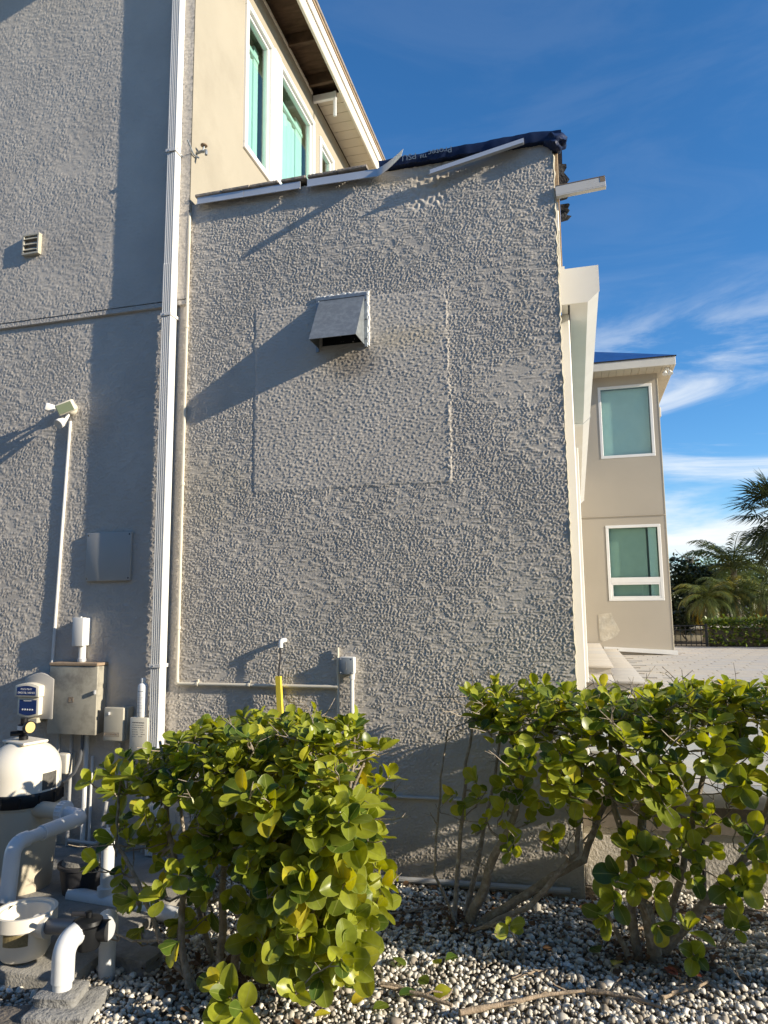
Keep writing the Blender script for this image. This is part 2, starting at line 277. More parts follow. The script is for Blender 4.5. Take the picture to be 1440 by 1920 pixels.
# ------------------------------------------------------------------ mesh helpers
OFF = {}
class G:
    """collects shapes in world coordinates; build() links them as one mesh object"""
    def __init__(s): s.v, s.f = [], []
    def add(s, verts, faces, M=None):
        o = len(s.v)
        for p in verts: s.v.append(tuple(M @ Vector(p)) if M is not None else tuple(p))
        for f in faces: s.f.append(tuple(i + o for i in f))
        return s
    def bm(s, bm, M=None):
        bm.verts.index_update()
        s.add([v.co.copy() for v in bm.verts], [[v.index for v in f.verts] for f in bm.faces], M); bm.free(); return s
    def box(s, a, b, bev=0.0, seg=1, M=None):
        a, b = Vector(a), Vector(b); lo = Vector(map(min, a, b)); hi = Vector(map(max, a, b))
        m = bmesh.new(); bmesh.ops.create_cube(m, size=1.0)
        for v in m.verts: v.co = Vector([(lo[i] + hi[i]) / 2 + v.co[i] * (hi[i] - lo[i]) for i in range(3)])
        if bev: bmesh.ops.bevel(m, geom=list(m.edges), offset=bev, segments=seg, affect='EDGES', profile=0.5)
        return s.bm(m, M)
    def prism(s, poly, depth, M, bev=0.0):
        """poly in local XY, extruded along local +Z by depth"""
        m = bmesh.new(); vs = [m.verts.new((x, y, 0)) for x, y in poly]; f = m.faces.new(vs)
        r = bmesh.ops.extrude_face_region(m, geom=[f])
        bmesh.ops.translate(m, vec=(0, 0, depth), verts=[e for e in r['geom'] if isinstance(e, bmesh.types.BMVert)])
        bmesh.ops.recalc_face_normals(m, faces=m.faces)
        if bev: bmesh.ops.bevel(m, geom=list(m.edges), offset=bev, segments=2, affect='EDGES', profile=0.5)
        return s.bm(m, M)
    def tube(s, pts, rad, n=10, cap=True):
        P = [Vector(p) for p in pts]; k = len(P); R = rad if hasattr(rad, '__len__') else [rad] * k
        o = len(s.v); t = (P[1] - P[0]).normalized(); a = t.orthogonal().normalized()
        for i in range(k):
            t2 = (P[min(i + 1, k - 1)] - P[max(i - 1, 0)])
            if t2.length > 1e-9:
                t2.normalize(); a = (a - t2 * a.dot(t2)); a = a.normalized() if a.length > 1e-6 else t2.orthogonal().normalized(); t = t2
            b = t.cross(a)
            for j in range(n):
                w = 2 * math.pi * j / n; s.v.append(tuple(P[i] + (a * math.cos(w) + b * math.sin(w)) * R[i]))
        for i in range(k - 1):
            for j in range(n):
                q = (j + 1) % n; s.f.append((o + i * n + j, o + i * n + q, o + (i + 1) * n + q, o + (i + 1) * n + j))
        if cap:
            s.f.append(tuple(o + j for j in reversed(range(n)))); s.f.append(tuple(o + (k - 1) * n + j for j in range(n)))
        return s
    def lathe(s, prof, base, n=32, axis=(0, 0, 1), closed=False):
        q = Vector((0, 0, 1)).rotation_difference(Vector(axis)).to_matrix().to_4x4(); M = Matrix.Translation(base) @ q
        o = len(s.v); k = len(prof)
        for r, z in prof:
            for j in range(n):
                w = 2 * math.pi * j / n; s.v.append(tuple(M @ Vector((r * math.cos(w), r * math.sin(w), z))))
        for i in range(k - 1 + (1 if closed else 0)):
            i2 = (i + 1) % k
            for j in range(n):
                p = (j + 1) % n; s.f.append((o + i * n + j, o + i * n + p, o + i2 * n + p, o + i2 * n + j))
        if not closed:
            if prof[0][0] > 1e-5: s.f.append(tuple(o + j for j in reversed(range(n))))
            if prof[-1][0] > 1e-5: s.f.append(tuple(o + (k - 1) * n + j for j in range(n)))
        return s
    def build(s, name, material, parent=None, smooth=35):
        off = OFF.get(parent.name, Vector((0, 0, 0))) if parent else Vector((0, 0, 0))
        me = bpy.data.meshes.new(name)
        me.from_pydata([(x - off.x, y - off.y, z - off.z) for x, y, z in s.v], [], s.f); me.update()
        if smooth:
            me.shade_smooth(); me.set_sharp_from_angle(angle=math.radians(smooth))
        me.materials.append(MATS[material])
        o = bpy.data.objects.new(name, me); COL.objects.link(o); o.parent = parent
        OFF[o.name] = off
        return o

def tag(o, label, cat, group=None, kind=None):
    if label: o['label'] = label
    if cat: o['category'] = cat
    if group: o['group'] = group
    if kind: o['kind'] = kind
    return o
def thing(name, loc, label, cat, group=None):
    e = bpy.data.objects.new(name, None); COL.objects.link(e); e.location = loc; e.empty_display_size = 0.1
    OFF[e.name] = Vector(loc); return tag(e, label, cat, group)
def structure(o): o['kind'] = 'structure'; return o

def arc(center, a, b, r, a0, a1, n=8):
    """points on an arc: center + r(cos a + sin b)"""
    return [Vector(center) + (Vector(a) * math.cos(t) + Vector(b) * math.sin(t)) * r for t in np.linspace(a0, a1, n)]
def bend(p0, corner, p1, r, n=7):
    """pipe centre line with a rounded corner"""
    p0, c, p1 = Vector(p0), Vector(corner), Vector(p1); d0 = (p0 - c).normalized(); d1 = (p1 - c).normalized()
    half = d0.angle(d1) / 2; t = r / math.tan(half); A = c + d0 * t; B = c + d1 * t
    O = c + (d0 + d1).normalized() * (r / math.sin(half)); pts = []
    for i in range(n):
        w = (A - O).slerp(B - O, i / (n - 1)) if True else None
        pts.append(O + w.normalized() * r)
    return [p0] + pts + [p1]
def lettering(body, size, M, material, parent, name='lettering', extrude=0.0006, align='CENTER'):
    cu = bpy.data.curves.new(name, 'FONT'); cu.body = body; cu.size = size; cu.extrude = extrude; cu.align_x = align; cu.align_y = 'CENTER'
    cu.resolution_u = 3
    tmp = bpy.data.objects.new('tmp', cu); COL.objects.link(tmp)
    dg = bpy.context.evaluated_depsgraph_get(); me = bpy.data.meshes.new_from_object(tmp.evaluated_get(dg))
    bpy.data.objects.remove(tmp); bpy.data.curves.remove(cu); me.materials.clear(); me.materials.append(MATS[material])
    o = bpy.data.objects.new(name, me); COL.objects.link(o); o.parent = parent
    o.matrix_local = Matrix.Translation(-OFF[parent.name]) @ M; return o
FACE_CAM = Matrix.Rotation(math.pi / 2, 4, 'X')          # text that faces -Y

# ------------------------------------------------------------------ stucco relief as real geometry
def bandnoise(h, w, res, lz, lx, seed, width=0.45):
    """random field with wavelengths near lz (vertical) and lx (horizontal), unit variance"""
    rg = np.random.default_rng(seed); f = np.fft.rfft2(rg.standard_normal((h, w)))
    kz = np.abs(np.fft.fftfreq(h, res))[:, None] * lz; kx = np.abs(np.fft.rfftfreq(w, res))[None, :] * lx
    k = np.sqrt(kz ** 2 + kx ** 2) + 1e-9
    a = np.fft.irfft2(f * np.exp(-(np.log(k) ** 2) / (2 * width ** 2)), s=(h, w)); return a / a.std()
def sstep(x, a, b): t = np.clip((x - a) / (b - a), 0, 1); return t * t * (3 - 2 * t)
def relief(h, w, res, seed, amp=0.0046):
    n1 = bandnoise(h, w, res, 0.0165, 0.024, seed, 0.42); n2 = bandnoise(h, w, res, 0.0115, 0.015, seed + 1, 0.30)
    n3 = bandnoise(h, w, res, 0.012, 0.13, seed + 2, 0.40); den = bandnoise(h, w, res, 0.08, 0.17, seed + 3, 0.6)
    zone = bandnoise(h, w, res, 0.7, 0.9, seed + 4, 0.5)
    dens = sstep(den * 0.8 + 0.5 * zone, -1.5, 0.4)
    crumbs = np.maximum(sstep(n1, 0.35, 0.62) * 0.9, sstep(n2, 0.7, 1.0) * 0.75)
    drag = sstep(n3, 0.95, 1.15) * 0.80 * sstep(-den, -1.0, 0.6)
    hgt = np.maximum(crumbs * (0.12 + 0.88 * dens), drag) + 0.05 * bandnoise(h, w, res, 0.012, 0.012, seed + 5, 0.3)
    return hgt * amp
def stucco_sheet(name, parent, x0, x1, z0, z1, y, res, seed, edit=None, material='stucco_grey', topfun=None):
    w = int(round((x1 - x0) / res)) + 1; h = int(round((z1 - z0) / res)) + 1
    X, Z = np.meshgrid(np.linspace(x0, x1, w), np.linspace(z0, z1, h)); H = relief(h, w, res, seed)
    if edit is not None: H = edit(X, Z, H, seed)
    if topfun is not None: Z = z0 + (Z - z0) * (topfun(X) - z0) / (z1 - z0)
    off = OFF[parent.name]
    co = np.stack([X - off.x, y - H - off.y, Z - off.z], -1).reshape(-1, 3).astype(np.float32)
    i = (np.arange(h - 1)[:, None] * w + np.arange(w - 1)[None, :]).ravel()
    q = np.stack([i, i + 1, i + w + 1, i + w], -1).astype(np.int32)
    me = bpy.data.meshes.new(name); me.vertices.add(len(co)); me.vertices.foreach_set('co', co.ravel())
    me.loops.add(q.size); me.loops.foreach_set('vertex_index', q.ravel())
    me.polygons.add(len(q)); me.polygons.foreach_set('loop_start', np.arange(0, q.size, 4, dtype=np.int32))
    me.update(calc_edges=True); me.materials.append(MATS[material])
    o = bpy.data.objects.new(name, me); COL.objects.link(o); o.parent = parent; OFF[o.name] = off; return o

# ================================================================== THE SETTING: ground, gravel bed, pad, patio
g = G(); g.add([(-600, -600, -0.03), (600, -600, -0.03), (600, 600, -0.03), (-600, 600, -0.03)], [(0, 1, 2, 3)])
structure(g.build('ground', 'soil', smooth=0))
PAD = (-6.0, -2.12, 2.72, 4.18)
g = G(); g.box((PAD[0], PAD[2], -0.2), (PAD[1], PAD[3] - 0.003, 0.05), 0.012, 2)
structure(g.build('concrete_pad', 'concrete'))

def make_gravel():
    sp = 0.0188; xs = np.arange(-2.75, 2.1, sp); ys = np.arange(2.1, 4.44, sp)
    X, Y = np.meshgrid(xs, ys); X = X.ravel(); Y = Y.ravel()
    X = X + RNG.uniform(-.5, .5, X.size) * sp; Y = Y + RNG.uniform(-.5, .5, Y.size) * sp
    px, py, _ = project(np.stack([X, Y, np.zeros_like(X)], -1))
    keep = (px > -170) & (px < 1640) & (py < 2090) & ~((X < PAD[1] - 0.005) & (Y > PAD[2] - 0.01)) & ~((X < CX1 + 0.05) & (Y > WY - 0.01))
    X, Y, py = X[keep], Y[keep], py[keep]; N = X.size
    # low-poly stones in several shapes
    seg, rings = 6, 4; base = [(0, 0, 1)]
    for i in range(1, rings):
        t = math.pi * i / rings
        for j in range(seg): p = 2 * math.pi * (j + .5 * (i % 2)) / seg; base.append((math.sin(t) * math.cos(p), math.sin(t) * math.sin(p), math.cos(t)))
    base.append((0, 0, -1)); base = np.array(base); nb = len(base); faces = []
    for j in range(seg): faces.append((0, 1 + j, 1 + (j + 1) % seg))
    for i in range(rings - 2):
        for j in range(seg):
            a, b, c, d = 1 + i * seg + j, 1 + i * seg + (j + 1) % seg, 1 + (i + 1) * seg + (j + 1) % seg, 1 + (i + 1) * seg + j
            faces += [(a, d, c), (a, c, b)]
    for j in range(seg): faces.append((nb - 1, 1 + (rings - 2) * seg + (j + 1) % seg, 1 + (rings - 2) * seg + j))
    T = np.array(faces)
    shapes = [base * (1 + RNG.uniform(-.2, .2, (nb, 1))) for _ in range(9)]
    shp = np.stack(shapes)[RNG.integers(0, 9, N)]
    r = 0.0090 * np.exp(RNG.normal(0, .32, N)); S = r[:, None] * np.stack([RNG.uniform(.95, 1.45, N), RNG.uniform(.8, 1.1, N), RNG.uniform(.55, .95, N)], -1)
    a = RNG.uniform(0, 2 * np.pi, N); tl = RNG.normal(0, .45, N); tb = RNG.normal(0, .45, N)
    V = shp * S[:, None, :]
    c, s_ = np.cos(tl), np.sin(tl); V = np.stack([V[..., 0], V[..., 1] * c[:, None] - V[..., 2] * s_[:, None], V[..., 1] * s_[:, None] + V[..., 2] * c[:, None]], -1)
    c, s_ = np.cos(tb), np.sin(tb); V = np.stack([V[..., 0] * c[:, None] + V[..., 2] * s_[:, None], V[..., 1], -V[..., 0] * s_[:, None] + V[..., 2] * c[:, None]], -1)
    c, s_ = np.cos(a), np.sin(a); V = np.stack([V[..., 0] * c[:, None] - V[..., 1] * s_[:, None], V[..., 0] * s_[:, None] + V[..., 1] * c[:, None], V[..., 2]], -1)
    lump = 0.012 * np.sin(X * 5.1 + 1) * np.cos(Y * 6.3) + RNG.uniform(-.007, .013, N)
    V += np.stack([X, Y, lump - 0.004], -1)[:, None, :]
    q = (T[None] + (np.arange(N) * nb)[:, None, None]).reshape(-1).astype(np.int32)
    me = bpy.data.meshes.new('gravel'); me.vertices.add(N * nb); me.vertices.foreach_set('co', V.astype(np.float32).ravel())
    me.loops.add(q.size); me.loops.foreach_set('vertex_index', q); me.polygons.add(q.size // 3)
    me.polygons.foreach_set('loop_start', np.arange(0, q.size, 3, dtype=np.int32)); me.update(calc_edges=True); me.shade_smooth()
    at = me.attributes.new('rnd', 'FLOAT', 'POINT'); at.data.foreach_set('value', np.repeat(RNG.uniform(0, 1, N), nb).astype(np.float32))
    me.materials.append(MATS['pebble']); o = bpy.data.objects.new('gravel', me); COL.objects.link(o)
    tag(o, 'white and grey rounded pebbles covering the planting bed', 'gravel', kind='stuff')
make_gravel()

# patio slab, its stuccoed edge, paver planks, steps
patio = structure(G().box((CX1 + 0.004, 4.47, 0.30), (14, 18.66, PATIO_Z - 0.026)).build('patio', 'joint_sand', smooth=0))
G().box((CX1 + 0.002, 4.492, -0.1), (14, 4.56, 0.448), 0.004).build('retaining_wall', 'stucco_plain', patio)
G().box((CX1 + 0.003, 4.43, 0.45), (14, 4.66, PATIO_Z), 0.008, 2).build('coping', 'travertine_grey', patio)
def pavers():
    L, Wd, gap, th = 0.61, 0.203, 0.012, 0.024
    g = G(); g.box((-L / 2 + gap / 2, -Wd / 2 + gap / 2, -th), (L / 2 - gap / 2, Wd / 2 - gap / 2, 0), 0.004)
    meshes = []
    for mname in ('travertine', 'travertine_grey'):
        me = bpy.data.meshes.new('paver'); me.from_pydata(g.v, [], g.f); me.materials.append(MATS[mname]); meshes.append(me)
    cand = []; row = 0; y = 4.665 + Wd / 2
    while y < 18.55:
        x = CX1 + 0.03 + (row * 0.37) % L
        while x < 11:
            cand.append((x, y)); x += L
        y += Wd; row += 1
    C = np.array([(x, y, PATIO_Z) for x, y in cand]); px, py, dz = project(C)
    vis = (px > 1075) & (px < 1470) & (py > 1200)
    hidden = ((C[:, 0] < 0.80) & (C[:, 1] > 9.0)) | ((C[:, 0] < 1.85) & (C[:, 1] > 15.5))
    order = np.argsort(np.where(vis & ~hidden, dz, 1e6 + dz))
    rest = G()
    for k, i in enumerate(order):
        x, y, _ = C[i]; dzr = random.uniform(-.0012, .0012)
        if hidden[i]: continue
        if k < 295:
            o = bpy.data.objects.new('paver', meshes[random.random() < .45]); COL.objects.link(o); o.parent = patio; o.location = (x, y, PATIO_Z + dzr)
            o.rotation_euler = (0, 0, random.gauss(0, .002))
        else: rest.box((x - L / 2 + gap / 2, y - Wd / 2 + gap / 2, PATIO_Z - th), (x + L / 2 - gap / 2, y + Wd / 2 - gap / 2, PATIO_Z + dzr))
    o = rest.build('far_pavers', 'travertine', patio, smooth=0); o['kind'] = 'stuff'
pavers()
steps = structure(G().box((CX1 + 0.02, 9.24, PATIO_Z + 0.001), (0.73, WING_Y - 0.012, 0.61)).build('patio_steps', 'travertine', smooth=0))
G().box((CX1 + 0.021, 10.04, 0.612), (0.40, WING_Y - 0.013, 0.725)).build('upper_riser', 'travertine', steps, 0)
def step_tiles(x0, x1, y0, y1, z, n, bull):
    ln = (y1 - y0) / n
    for k in range(n):
        G().box((x0, y0 + k * ln + .006, z - .035), (x1, y0 + (k + 1) * ln - .006, z + random.uniform(-.001, .001)), bull, 2).build('step_tile', random.choice(['travertine', 'travertine', 'travertine_grey']), steps)
step_tiles(0.41, 0.76, 9.20, WING_Y - .03, 0.645, 14, .008)
step_tiles(CX1 + .03, 0.405, 9.20, 10.03, 0.645, 2, .008)
step_tiles(CX1 + .03, 0.43, 10.0, WING_Y - .02, 0.76, 14, .008)

# ================================================================== THE HOUSE
house = thing('house', (-2.5, 4.2, 0), 'grey stuccoed house with tall gable and lower annex under torn roof edge', 'house')
PX0, PX1, PZ0, PZ1 = -2.0, -0.70, 2.315, 3.545        # replastered square on the annex wall
def annex_edit(X, Z, H, seed):
    h, w = X.shape; res = 0.0050
    wob = 0.012 * bandnoise(h, w, res, 0.25, 0.25, 91, .5)
    d = np.minimum(np.minimum(X - PX0, PX1 - X), np.minimum(Z - PZ0, PZ1 - Z)) + wob * .4     # >0 inside
    inside = sstep(d, -0.006, 0.006)
    fine = (sstep(bandnoise(h, w, res, .024, .032, 92, .4), .75, 1.15) * 0.8 + sstep(bandnoise(h, w, res, .016, .10, 93, .4), .9, 1.3) * .8) * 0.0028
    # swirled float marks towards the corner of the wall foot stay; plate stands proud, with a rough raised lip on its right
    lip = np.exp(-((X - PX1 + wob * 0.45) / 0.011) ** 2) * sstep(Z, PZ0 - .02, PZ0 + .05) * sstep(-Z, -PZ1 - .02, -PZ1 + .03) * np.clip(0.0008 + 0.0036 * bandnoise(h, w, res, .035, .03, 94, .5), 0, .0075)
    gut = np.exp(-((X - PX0 + wob * .4 + .010) / 0.007) ** 2) * ((Z > PZ0 - .03) & (Z < PZ1 - .05)) * 0.003
    top = sstep(Z, 3.52, 3.56) * 0
    out = H * (1 - inside) + inside * (fine + 0.0042) + lip - gut
    # bare render below the torn flashing
    scar = sstep(0.15 - np.hypot((X + 0.79) / 1.0, (Z - 4.27) / 1.4) + wob * 2, 0, .05)
    out = out * (1 - scar * .8) - scar * .004 * (0.5 + bandnoise(h, w, res, .05, .05, 95, .4) * .5)
    j = np.exp(-((X + 1.645) / .004) ** 2) * sstep(Z, 4.2, 4.25) * .004
    return out - j
def annex_top(X): return 4.405 + 0.0 * X
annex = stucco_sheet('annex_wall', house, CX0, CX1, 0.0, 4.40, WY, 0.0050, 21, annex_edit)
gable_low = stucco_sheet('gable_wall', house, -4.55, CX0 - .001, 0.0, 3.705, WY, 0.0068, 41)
def calm(X, Z, H, seed): return H * 0.8
gable_up = stucco_sheet('upper_gable_wall', house, -4.55, -2.512, 3.70, 7.02, UY, 0.0075, 61, calm)
def ledge_shade(): pass
# solid bodies behind the relief
G().box((-9.0, WY + .012, -.1), (CX0 - .02, 9.0, 3.70)).build('gable_core', 'stucco_plain', house, 0)
G().box((-9.0, WY, -.1), (-4.552, WY + .010, 3.70)).build('gable_wall', 'stucco_plain', house, 0)
G().box((-9.0, UY, 3.702), (-4.552, UY + .03, 7.02)).build('upper_gable_wall', 'stucco_plain', house, 0)
G().box((-9.0, UY + .002, 3.66), (-2.514, WY + .008, 3.699), 0.004).build('ledge_drip', 'stucco_plain', house)
G().box((CX0 + .003, WY + .012, 0.0), (CX1 - .004, 4.6, 4.34)).build('annex_core', 'stucco_plain', house, 0)
# annex flank facing the patio
fl = G().box((-0.4, 4.21, 0.0), (CX1, WING_Y - .004, 4.33)).build('annex_flank', 'stucco_cream', house, 0)
# ragged plaster edge at the annex corner
g = G()
zs = np.linspace(0.45, 4.33, 150); pts = []
for i, z in enumerate(zs):
    pts.append((CX1 + .002 + random.uniform(-.004, .005), WY + .006 + random.uniform(-.006, .004), z))
g.tube(pts, [0.008 + random.uniform(-.003, .004) for _ in pts], 6).build('corner_bead', 'stucco_cream', house)
# side of the upper storey, with real window openings
SX = -2.507
win_defs = [(4.955, 5.52, 5.36, 6.735), (5.665, 6.60, 5.36, 6.735), (6.76, 7.23, 5.36, 6.70)]
g = G(); zlo, zhi = 4.30, 7.03; x0, x1 = SX - .20, SX
ycut = [UY + .003] + [v for wd in win_defs for v in wd[:2]] + [12.0]
for i in range(0, len(ycut), 2): g.box((x0, ycut[i], zlo), (x1, ycut[i + 1], zhi))
for (a, b, c, d) in win_defs:
    g.box((x0, a, zlo), (x1, b, c)); g.box((x0, a, d), (x1, b, zhi))
g.build('side_wall', 'stucco_beige', house, 0)
G().box((-9, UY + .04, 3.7), (SX - .21, 12.0, 7.02)).build('upper_core', 'stucco_beige', house, 0)
def side_window(a, b, c, d, bars):
    w = G()
    fw = .052; xo, xi = SX + .022, SX - .06
    for (p, q, r, s_) in ((a, b, c, c + fw), (a, b, d - fw, d), (a, a + fw, c + fw, d - fw), (b - fw, b, c + fw, d - fw)):
        w.box((xi, p, r), (xo, q, s_), .004)
    fr = w.build('window', 'white_frame', house)
    s = G(); f2 = .03; xo2, xi2 = SX - .006, SX - .05; a2, b2, c2, d2 = a + fw, b - fw, c + fw, d - fw
    for (p, q, r, t) in ((a2, b2, c2, c2 + f2), (a2, b2, d2 - f2, d2), (a2, a2 + f2, c2 + f2, d2 - f2), (b2 - f2, b2, c2 + f2, d2 - f2)):
        s.box((xi2, p, r), (xo2, q, t), .003)
    s.build('sash', 'white_metal', fr)
    G().box((SX - .034, a2 + f2 - .004, c2 + f2 - .004), (SX - .026, b2 - f2 + .004, d2 - f2 + .004)).build('pane', 'pane_aqua', fr, 0)
    g = G(); n = 60; V = []; yA, yB = a2 + (b2 - a2) * .02, a2 + (b2 - a2) * .80
    for i in range(n):
        yy = yA + (yB - yA) * i / (n - 1); xx = SX - .13 + .006 * math.sin(i * .55)
        V += [(xx, yy, c2 + .01), (xx, yy, d2 - .16)]
    g.add(V, [(i * 2, i * 2 + 2, i * 2 + 3, i * 2 + 1) for i in range(n - 1)]); g.build('curtain', 'curtain', fr, 60)
    G().box((SX - .15, b2 - (b2 - a2) * .22, c2), (SX - .11, b2 - (b2 - a2) * .02, d2 - .02), .004).build('shutter_leaf', 'curtain', fr)
    G().box((SX - .198, a2, c2), (SX - .19, b2, d2)).build('dim_room', 'interior', fr, 0)
    G().box((SX - .14, a2 + .01, d2 - .15), (SX - .10, b2 - .01, d2 - .11), .004).build('curtain_rail', 'curtain', fr)
    return fr
for wd in win_defs: side_window(*wd, True)
G().box((SX, 5.523, 5.36), (SX + .03, 5.662, 6.735), .004).build('window_post', 'white_frame', house)
# eave of the upper roof: open framing in front, vented soffit behind
EX = -2.168; EZ = 7.035
eave = G().box((-9, 3.35, 7.16), (EX - .03, 16, 7.20)).build('eave', 'dark_wood', house, 0)
G().box((EX - .028, 3.35, EZ - .055), (EX, 16, 7.165), .006).build('fascia', 'fascia_cream', eave)
G().box((EX + .001, 3.35, 7.12), (EX + .018, 16, 7.215), .004).build('drip_edge', 'white_metal', eave)
G().box((-9, 3.33, 7.218), (EX + .03, 16, 7.24)).build('roof_sheathing', 'raw_wood', eave, 0)
G().box((-9, 3.32, 7.242), (EX + .045, 16, 7.275), .006).build('roof_tile', 'roof_tile', eave)
for k, yy in enumerate((3.45, 4.05, 4.66, 5.25, 5.86, 6.42)):
    G().box((-2.66, yy, 7.04), (EX - .03, yy + .04, 7.158), .003).build('rafter', 'dark_wood', eave)
G().box((SX - .02, 3.4, 7.03), (SX + .012, 6.55, 7.06), .003).build('soffit_track', 'fascia_cream', eave)
yy = 6.62
while yy < 12.0:
    G().box((SX + .003, yy, EZ + .012), (EX - .03, yy + .146, EZ + .022), .002).build('soffit_panel', 'soffit_cream', eave); yy += .152
# hanging remnant of soffit
g = G(); g.box((SX + .004, 6.56, 6.955), (EX - .07, 6.60, 7.03), .003)
g.build('soffit_bracket', 'white_frame', eave)
g = G(); g.box((EX - .10, 6.555, 6.74), (EX - .07, 6.575, 7.03), .003); g.build('hanging_strip', 'white_frame', eave)
# annex roof edge
edge = G().box((CX0 + .03, WY + .02, 4.345), (CX1 - .03, 9.0, 4.405)).build('roof_edge', 'raw_wood', house, 0)
def strip(name, material, pts_bot, h, Y, th=.004, lip=.018):
    g = G()
    for i in range(len(pts_bot) - 1):
        (xa, za), (xb, zb) = pts_bot[i], pts_bot[i + 1]
        a = [(xa, Y, za), (xb, Y, zb), (xb, Y, zb + h), (xa, Y, za + h), (xa, Y + th, za), (xb, Y + th, zb), (xb, Y + th, zb + h), (xa, Y + th, za + h)]
        g.add(a, [(0, 1, 2, 3), (5, 4, 7, 6), (4, 0, 3, 7), (1, 5, 6, 2), (3, 2, 6, 7), (4, 5, 1, 0)])
        if lip:
            b = [(xa, Y - lip, za - .006), (xb, Y - lip, zb - .006), (xb, Y - .0005, zb + .002), (xa, Y - .0005, za + .002), (xa, Y - lip, za - .009), (xb, Y - lip, zb - .009), (xb, Y - .0005, zb - .003), (xa, Y - .0005, za - .003)]
            g.add(b, [(0, 1, 2, 3), (5, 4, 7, 6), (4, 0, 3, 7), (1, 5, 6, 2), (3, 2, 6, 7), (4, 5, 1, 0)])
    return g.build(name, material, edge, 0)
strip('drip_edge', 'flashing', [(-2.445, 4.378), (-2.09, 4.372)], .052, WY - .035)
strip('drip_edge', 'flashing', [(-2.087, 4.372), (-1.672, 4.366)], .052, WY - .034)
strip('drip_edge', 'flashing', [(-1.622, 4.366), (-1.135, 4.356)], .055, WY - .035)
tipb, tipt = onY(752, 293, WY - .20), onY(756, 279, WY - .19); P = []
for k in range(6):                                        # thin sheet curling up and outwards
    t_ = k / 5; e_ = t_ ** 1.25
    lo = Vector((-1.134, WY - .036, 4.356)).lerp(tipb, t_); hi = Vector((-1.134, WY - .035, 4.411)).lerp(tipt, t_)
    lo.y = WY - .036 - .164 * e_; hi.y = WY - .035 - .155 * e_; P += [tuple(lo), tuple(hi), tuple(lo + Vector((0, .004, 0))), tuple(hi + Vector((0, .004, 0)))]
g = G(); Fq = []
for k in range(5):
    o = k * 4; Fq += [(o, o + 4, o + 5, o + 1), (o + 2, o + 3, o + 7, o + 6), (o, o + 2, o + 6, o + 4), (o + 1, o + 5, o + 7, o + 3)]
g.add(P, Fq + [(0, 1, 3, 2), (20, 22, 23, 21)])
g.build('bent_drip_edge', 'flashing', edge, 0)['label'] = 'end of the drip edge bent up and away from the wall'
strip('drip_edge', 'flashing', [(-0.782, 4.288), (-0.19, 4.392)], .040, WY - .055, .01, .03)['label'] = 'loose drip edge hanging aslant below the dark underlayment'
# tiles lying on the annex edge (left half), underlayment on the right half
for k in range(6):
    xa = -2.46 + k * .21
    if k == 3: xa += .02
    G().box((xa, WY - .045 + random.uniform(-.004, .004), 4.432 + random.uniform(-.003, .003)), (xa + .206 - (.03 if k == 3 else 0), 8.9, 4.452), .004).build('edge_tile', 'roof_tile', edge)
def underlay():
    n = 44; g = G(); prof = []
    xs = np.linspace(-1.12, 0.035, n)
    for i, x in enumerate(xs):
        t = (x + 1.12) / 1.155
        top = 4.472 + .012 * t + .0015 * math.sin(x * 17) - (.16 * max(0, x + .10) if x > -.10 else 0)
        bot = 4.410 - .002 * math.sin(x * 23) - .010 * t + .003 * math.sin(x * 61)
        if x > -.10: bot -= .30 * (x + .10)
        yf = WY - .045 - .003 * math.sin(x * 31) - .002 * math.sin(x * 77)
        prof.append([(x, WY + .6, top + .004), (x, WY + .01, top), (x, yf, top - .016), (x, yf - .004, (top + bot) / 2), (x, yf + .006, bot), (x, WY + .012, bot + .004)])
    k = len(prof[0]); V = [p for r in prof for p in r]; Fc = []
    for i in range(n - 1):
        for j in range(k - 1): Fc.append((i * k + j, i * k + j + 1, (i + 1) * k + j + 1, (i + 1) * k + j))
    Fc.append(tuple(range(k))); Fc.append(tuple(reversed([(n - 1) * k + j for j in range(k)])))
    g.add(V, Fc); o = g.build('underlayment', 'underlay_navy', edge, 60)
    # bulging folded corner
    m = bmesh.new(); bmesh.ops.create_icosphere(m, subdivisions=3, radius=1)
    for v in m.verts:
        f = 1 + .16 * math.sin(v.co.x * 5 + v.co.z * 7) + .12 * math.sin(v.co.y * 9 + v.co.z * 4)
        v.co = Vector((v.co.x * .065 * f, v.co.y * .07 * f, v.co.z * .052 * f)) + Vector((-.002, WY - .005, 4.392))
    G().bm(m).build('folded_corner', 'underlay_navy', o, 60)
    M = Matrix.Translation((-0.71, WY - .0585, 4.452)) @ Matrix.Rotation(math.radians(-1.2), 4, 'Y') @ Matrix.Rotation(math.pi, 4, 'Y') @ FACE_CAM
    M = Matrix.Translation((-0.80, WY - .0545, 4.443)) @ Matrix.Rotation(math.radians(180 - 0.7), 4, 'Y') @ FACE_CAM
    lettering('Protec\u2122 PSU', .058, M, 'grey_print', o)
underlay()
